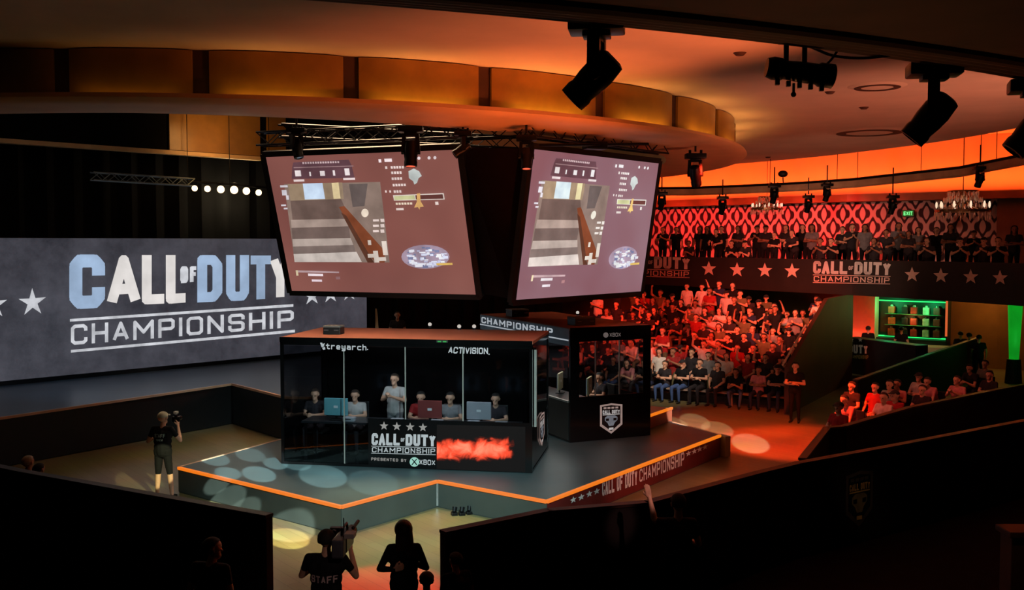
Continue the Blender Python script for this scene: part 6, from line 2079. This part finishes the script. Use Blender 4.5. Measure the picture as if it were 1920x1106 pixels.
# photographer in shorts by the stage corner (back turned, camera at the right of his face)
pf_loc = at_z(307, 934, 0)
C = figure((0, 0, .95), (0, .0, 1.46), [((-.33, .02, 1.16), (-.17, .24, 1.30), (.55, .5, .6)), ((.33, .10, 1.18), (.20, .27, 1.44), (-.2, .3, 1))], [((-.12, .02, .50), (-.13, -.02, .09)), ((.13, .03, .50), (.17, .02, .09))], (.25, 1, .05), shorts=True)
# shorts reach the knee: recolour the upper calf
o, hh = near_person(C, (pf_loc.x, pf_loc.y, 0), (.15, 1), (SKIN, cloth('black'), cloth('black'), SHOE), 'photographer in black shirt, knee shorts and pale cap, back turned by the stage corner')
add_hair(o, hh, 'cap', CAPG, 'cap')
back_print(o, (('STAFF', 1.27, .11, .075), ('CREW', 1.20, .07, .04)), M('teal_white_print', (190, 225, 220), .6))
fdir = V((.15, 1, 0)).normalized(); sdir = V((fdir.y, -fdir.x, 0))
def camera_body(c, f, big, label):
    t = empty('broadcast_camera' if big else 'photo_camera', c, math.atan2(f.y, f.x) - PI / 2, label, 'camera')
    if big:
        mb = MB(); mb.box((0, .0, .0), (.15, .42, .2), bev=.02); obj('body', mb, BLACKMETAL, t, local=True)
        mb = MB(); mb.cyl((0, .2, 0), (0, .42, 0), .06, .075, 16); obj('lens', mb, BLACKMETAL, t, local=True, smooth=True)
        mb = MB(); mb.box((0, -.30, 0), (.14, .18, .22), bev=.02); obj('battery', mb, M('battery_grey', (70, 70, 76), .5, noise=(5, .2)), t, local=True)
        mb = MB(); mb.tube([(0, -.14, .1), (0, -.12, .17), (0, .14, .17), (0, .18, .1)], .016); obj('handle', mb, BLACKMETAL, t, local=True)
        mb = MB(); mb.box((-.13, .12, .08), (.14, .1, .09), bev=.015); mb.cyl((-.13, .07, .08), (-.13, -.02, .08), .035, .045, 10); obj('viewfinder', mb, BLACKMETAL, t, local=True)
        mb = MB(); mb.cyl((.11, .0, .15), (.11, .3, .15), .022, n=10); mb.cyl((.11, -.02, .15), (.11, .0, .15), .012, n=8); obj('microphone', mb, BLACK, t, local=True)
        mb = MB(); mb.cyl((.05, -.25, .1), (.05, -.25, .34), .007, n=6); obj('antenna', mb, BLACK, t, local=True)
        mb = MB(); mb.box((.12, -.22, .13), (.12, .16, .06), bev=.01); obj('receiver', mb, M('receiver_grey', (140, 130, 126), .5, noise=(5, .2)), t, local=True)
    else:
        mb = MB(); mb.box((0, 0, 0), (.15, .08, .11), bev=.015); mb.box((0, 0, .07), (.06, .06, .05), bev=.01); obj('body', mb, BLACKMETAL, t, local=True)
        mb = MB(); mb.cyl((0, .04, 0), (0, .2, 0), .04, .045, 14); obj('lens', mb, BLACKMETAL, t, local=True, smooth=True)
        mb = MB(); mb.box((0, 0, .14), (.07, .1, .05), bev=.01); obj('flash', mb, M('flash_pale', (190, 190, 180), .4), t, local=True)
    return t
camera_body(V((pf_loc.x, pf_loc.y, 0)) + fdir * .33 + sdir * .13 + V((0, 0, 1.57)), fdir, False, 'small camera with flash held up by the photographer in shorts')
# shoulder camera operator, bottom centre
op = at_y(612, 1106, 12.0); op.z = 0
C = figure((0, 0, .95), (0, .0, 1.45), [((-.33, .12, 1.16), (-.12, .36, 1.30), (.5, .7, .4)), ((.34, .10, 1.17), (.22, .36, 1.42), (-.1, .6, .7))], ST, (.05, 1, 0), wide=1.12)
o, hh = near_person(C, (op.x, op.y, 0), (.05, 1), (SKIN, cloth('black'), cloth('black'), SHOE), 'camera operator in black staff shirt with shoulder camera, back turned at the bottom')
add_hair(o, hh, 'short', HAIR_D)
back_print(o, (('STAFF', 1.155, .16, .085),), M('staff_print', (196, 170, 168), .6))
camera_body(V((op.x, op.y, 0)) + V((.20, .12, 1.60)), V((.05, 1, 0)), True, 'black broadcast camera on the shoulder of the staff camera operator')
mb = MB()
# woman with long hair
wl_ = at_y(757, 1000, 12.4); wl_.z = 0
C = figure((0, 0, .95), (0, .0, 1.44), [((-.27, -.04, 1.16), (-.20, -.10, 1.12), (.6, -.4, .1)), ((.27, .06, 1.14), (.06, .24, 1.18), (-1, .1, .1))], ST, (-.1, 1, 0), female=True, short_sleeve=False, wide=.9, hands=(.9, .5), palm=((1, 0, 0), (-1, 0, 0)))
C = figure((0, 0, .95), (0, .0, 1.45), [((-.30, .02, 1.16), (-.12, -.16, 1.20), (.8, -.2, .3)), ((.28, .06, 1.14), (.05, .24, 1.18), (-1, .1, .1))], ST, (-.1, 1, 0), female=True, short_sleeve=False, wide=.95, hands=(.9, .5), palm=((0, 1, 0), (-1, 0, 0)))
o, hh = near_person(C, (wl_.x, wl_.y, 0), (-.12, 1), (SKIN, cloth('black'), cloth('black'), SHOE), 'woman with long dark hair in black, back turned in the gap between the barriers')
add_hair(o, hh, 'long', M('auburn_hair', (52, 22, 18), .45, noise=(30, .3)))
# shorter bystander beside her, and one against the barrier end
q = at_y(800, 1084, 11.4)
C = POSES['stand'][0]
o, hh = near_person(C, (q.x, q.y, q.z - 1.72), (-.1, 1), (SKIN, cloth('dark'), cloth('black'), SHOE), 'short haired bystander right of the long haired woman, only the head showing', .011)
o.location.z = 0; sc_ = max(.6, (q.z + .06) / 1.74); o.scale = (sc_, sc_, sc_)
add_hair(o, hh, 'short', HAIR_B)
q = at_z(836, 1120, 0)
q = at_y(838, 1034, 12.3)
o, hh = near_person(C, (q.x + .12, q.y - .15, 0), (-.6, 1), (SKIN_DARK, cloth('black'), cloth('black'), SHOE), 'dark figure in black standing at the left end of the right barrier', .011)
sc_ = (q.z + .02) / 1.74; o.scale = (sc_, sc_, sc_)
add_hair(o, hh, 'short', HAIR_D)
# man in the dark at the lower left, face turned right
q = at_y(395, 1012, 11.6)
C2 = figure((0, 0, .93), (0, -.01, 1.45), [((-.26, -.02, 1.12), (-.25, .10, .89)), ((.26, -.02, 1.12), (.25, .08, .88))], ST, (.8, .6, 0))
o, hh = near_person(C2, (q.x, q.y, 0), (.25, 1), (SKIN, cloth('black'), cloth('black'), SHOE), 'man in black before the lower left barrier, face turned to the right', .010)
sc_ = (q.z + .02) / 1.75; o.scale = (sc_, sc_, sc_)
add_hair(o, hh, 'short', HAIR_D)
spot('rim_light', (-1.0, 17.0, 5.0), (-3.4, 11.6, 1.6), 110, (1.0, .62, .5), 14, .8, .1)
# person behind the far left barrier with pale headband
q = at_z(52, 868, 1.53)
C3 = POSES['stand'][0]
o, hh = near_person(C3, (q.x, q.y, 0), (.4, 1), (SKIN_DARK, cloth('black'), cloth('black'), SHOE), 'person behind the far left barrier, only the pale ringed hair showing', .012)
o.scale = (.94, .94, .94)
add_hair(o, hh, 'short', M('pale_hair', (176, 166, 150), .7, noise=(30, .2)))
q = at_z(72, 880, 1.46)
o, hh = near_person(C3, (q.x + .05, q.y - .1, 0), (.4, 1), (SKIN_DARK, cloth('black'), cloth('black'), SHOE), 'dark haired person right of the pale haired one at the far left barrier', .012)
o.scale = (.9, .9, .9)
add_hair(o, hh, 'short', HAIR_D)
# bystander before the right barrier, only a raised forearm lit
q = at_y(1218, 905, 13.2)
C4 = figure((0, 0, .93), (0, -.01, 1.45), [((-.30, .06, 1.42), (-.36, .14, 1.68), (-.25, .1, 1)), ((.28, .05, 1.14), (.12, .26, 1.14))], ST, (0, 1, 0), hands=(.15, .5), palm=((0, 1, 0), (-1, 0, 0)))
hx = V((-.36, .14, 1.78))
o, hh = near_person(C4, (q.x - hx.x, q.y - hx.y, q.z - 1.78), (0, 1), (SKIN, cloth('black'), cloth('black'), SHOE), 'person in black before the right barrier raising one lit bare forearm', .010)
zfix = max(.85, min(1.1, q.z / 1.78)); o.location.z = 0; o.scale = (1, 1, zfix)
add_hair(o, hh, 'short', HAIR_D)
spot('arm_fill', (4.2, 8.6, 6.4), (q.x, q.y, q.z - .14), 900, (1.0, .52, .46), 4, .8, .05)  # added narrow spot, only to brighten the raised forearm
# small gear on the floor by the stage notch
for px, py, lb in ((852, 966, 'left'), (866, 966, 'middle'), (880, 964, 'right')):
    c = at_z(px, py, 0)
    t = empty('floor_light', c, R(20), 'small black floor lamp at the stage notch, %s of the three' % lb, 'lamp', 'floor lamps at the stage notch')
    mb = MB(); mb.box((0, 0, .03), (.12, .1, .06), bev=.01); obj('base', mb, BLACKMETAL, t, local=True)
    mb = MB(); mb.cyl((0, 0, .07), (.02, .03, .15), .04, .05, 10); obj('head', mb, BLACKMETAL, t, local=True)

# brown wooden post at the lower right
q = at_y(1898, 1000, 8.2)
t = empty('wooden_post', (q.x + .12, q.y, 0), 0, 'dim brown wooden post at the lower right corner', 'post')
mb = MB(); mb.box((q.x + .12, q.y, q.z / 2), (.34, .2, q.z), bev=.01); obj('shaft', mb, M('post_brown', (120, 66, 34), .6, noise=(3, .2)), t)
mb = MB(); mb.box((q.x + .12, q.y, q.z + .02), (.40, .26, .05), bev=.01); obj('cap', mb, M('post_brown', (120, 66, 34)), t)
spot('post_light', (3.2, 6.6, 6.4), (q.x, q.y, q.z - .4), 14, (1.0, .5, .2), 14, .9, .1)

# dim figure and slim flag on the main stage behind the wide booth
q = at_y(745, 584, 33.5)
person('stand', (q.x, q.y, ZM), (.2, -1), 'dark', 'black', 'dim person standing behind the wide booth roof, below the left hanging screen', None, 'short')
q = at_y(703, 600, 33.5)
t = empty('flag', (q.x, q.y, ZM), R(-10), 'slim pale upright flag behind the wide booth roof', 'flag')
mb = MB(); mb.cyl((0, 0, 0), (0, 0, .05), .16, .14, 12); mb.cyl((0, 0, .05), (0, 0, 1.9), .012, n=6); obj('pole', mb, BLACKMETAL, t, local=True)
mb = MB()
vs = []
for i in range(11):
    z = .5 + 1.35 * i / 10
    wd_ = .20 - .15 * i / 10
    vs += [V((.012, .01 * math.sin(i), z)), V((.012 + wd_, .03 * math.sin(i * .9), z))]
mb.add(vs, [(2 * i, 2 * i + 1, 2 * i + 3, 2 * i + 2) for i in range(10)]); obj('cloth', mb, M('flag_cream', (222, 196, 150), .8, noise=(3, .1)), t, local=True)
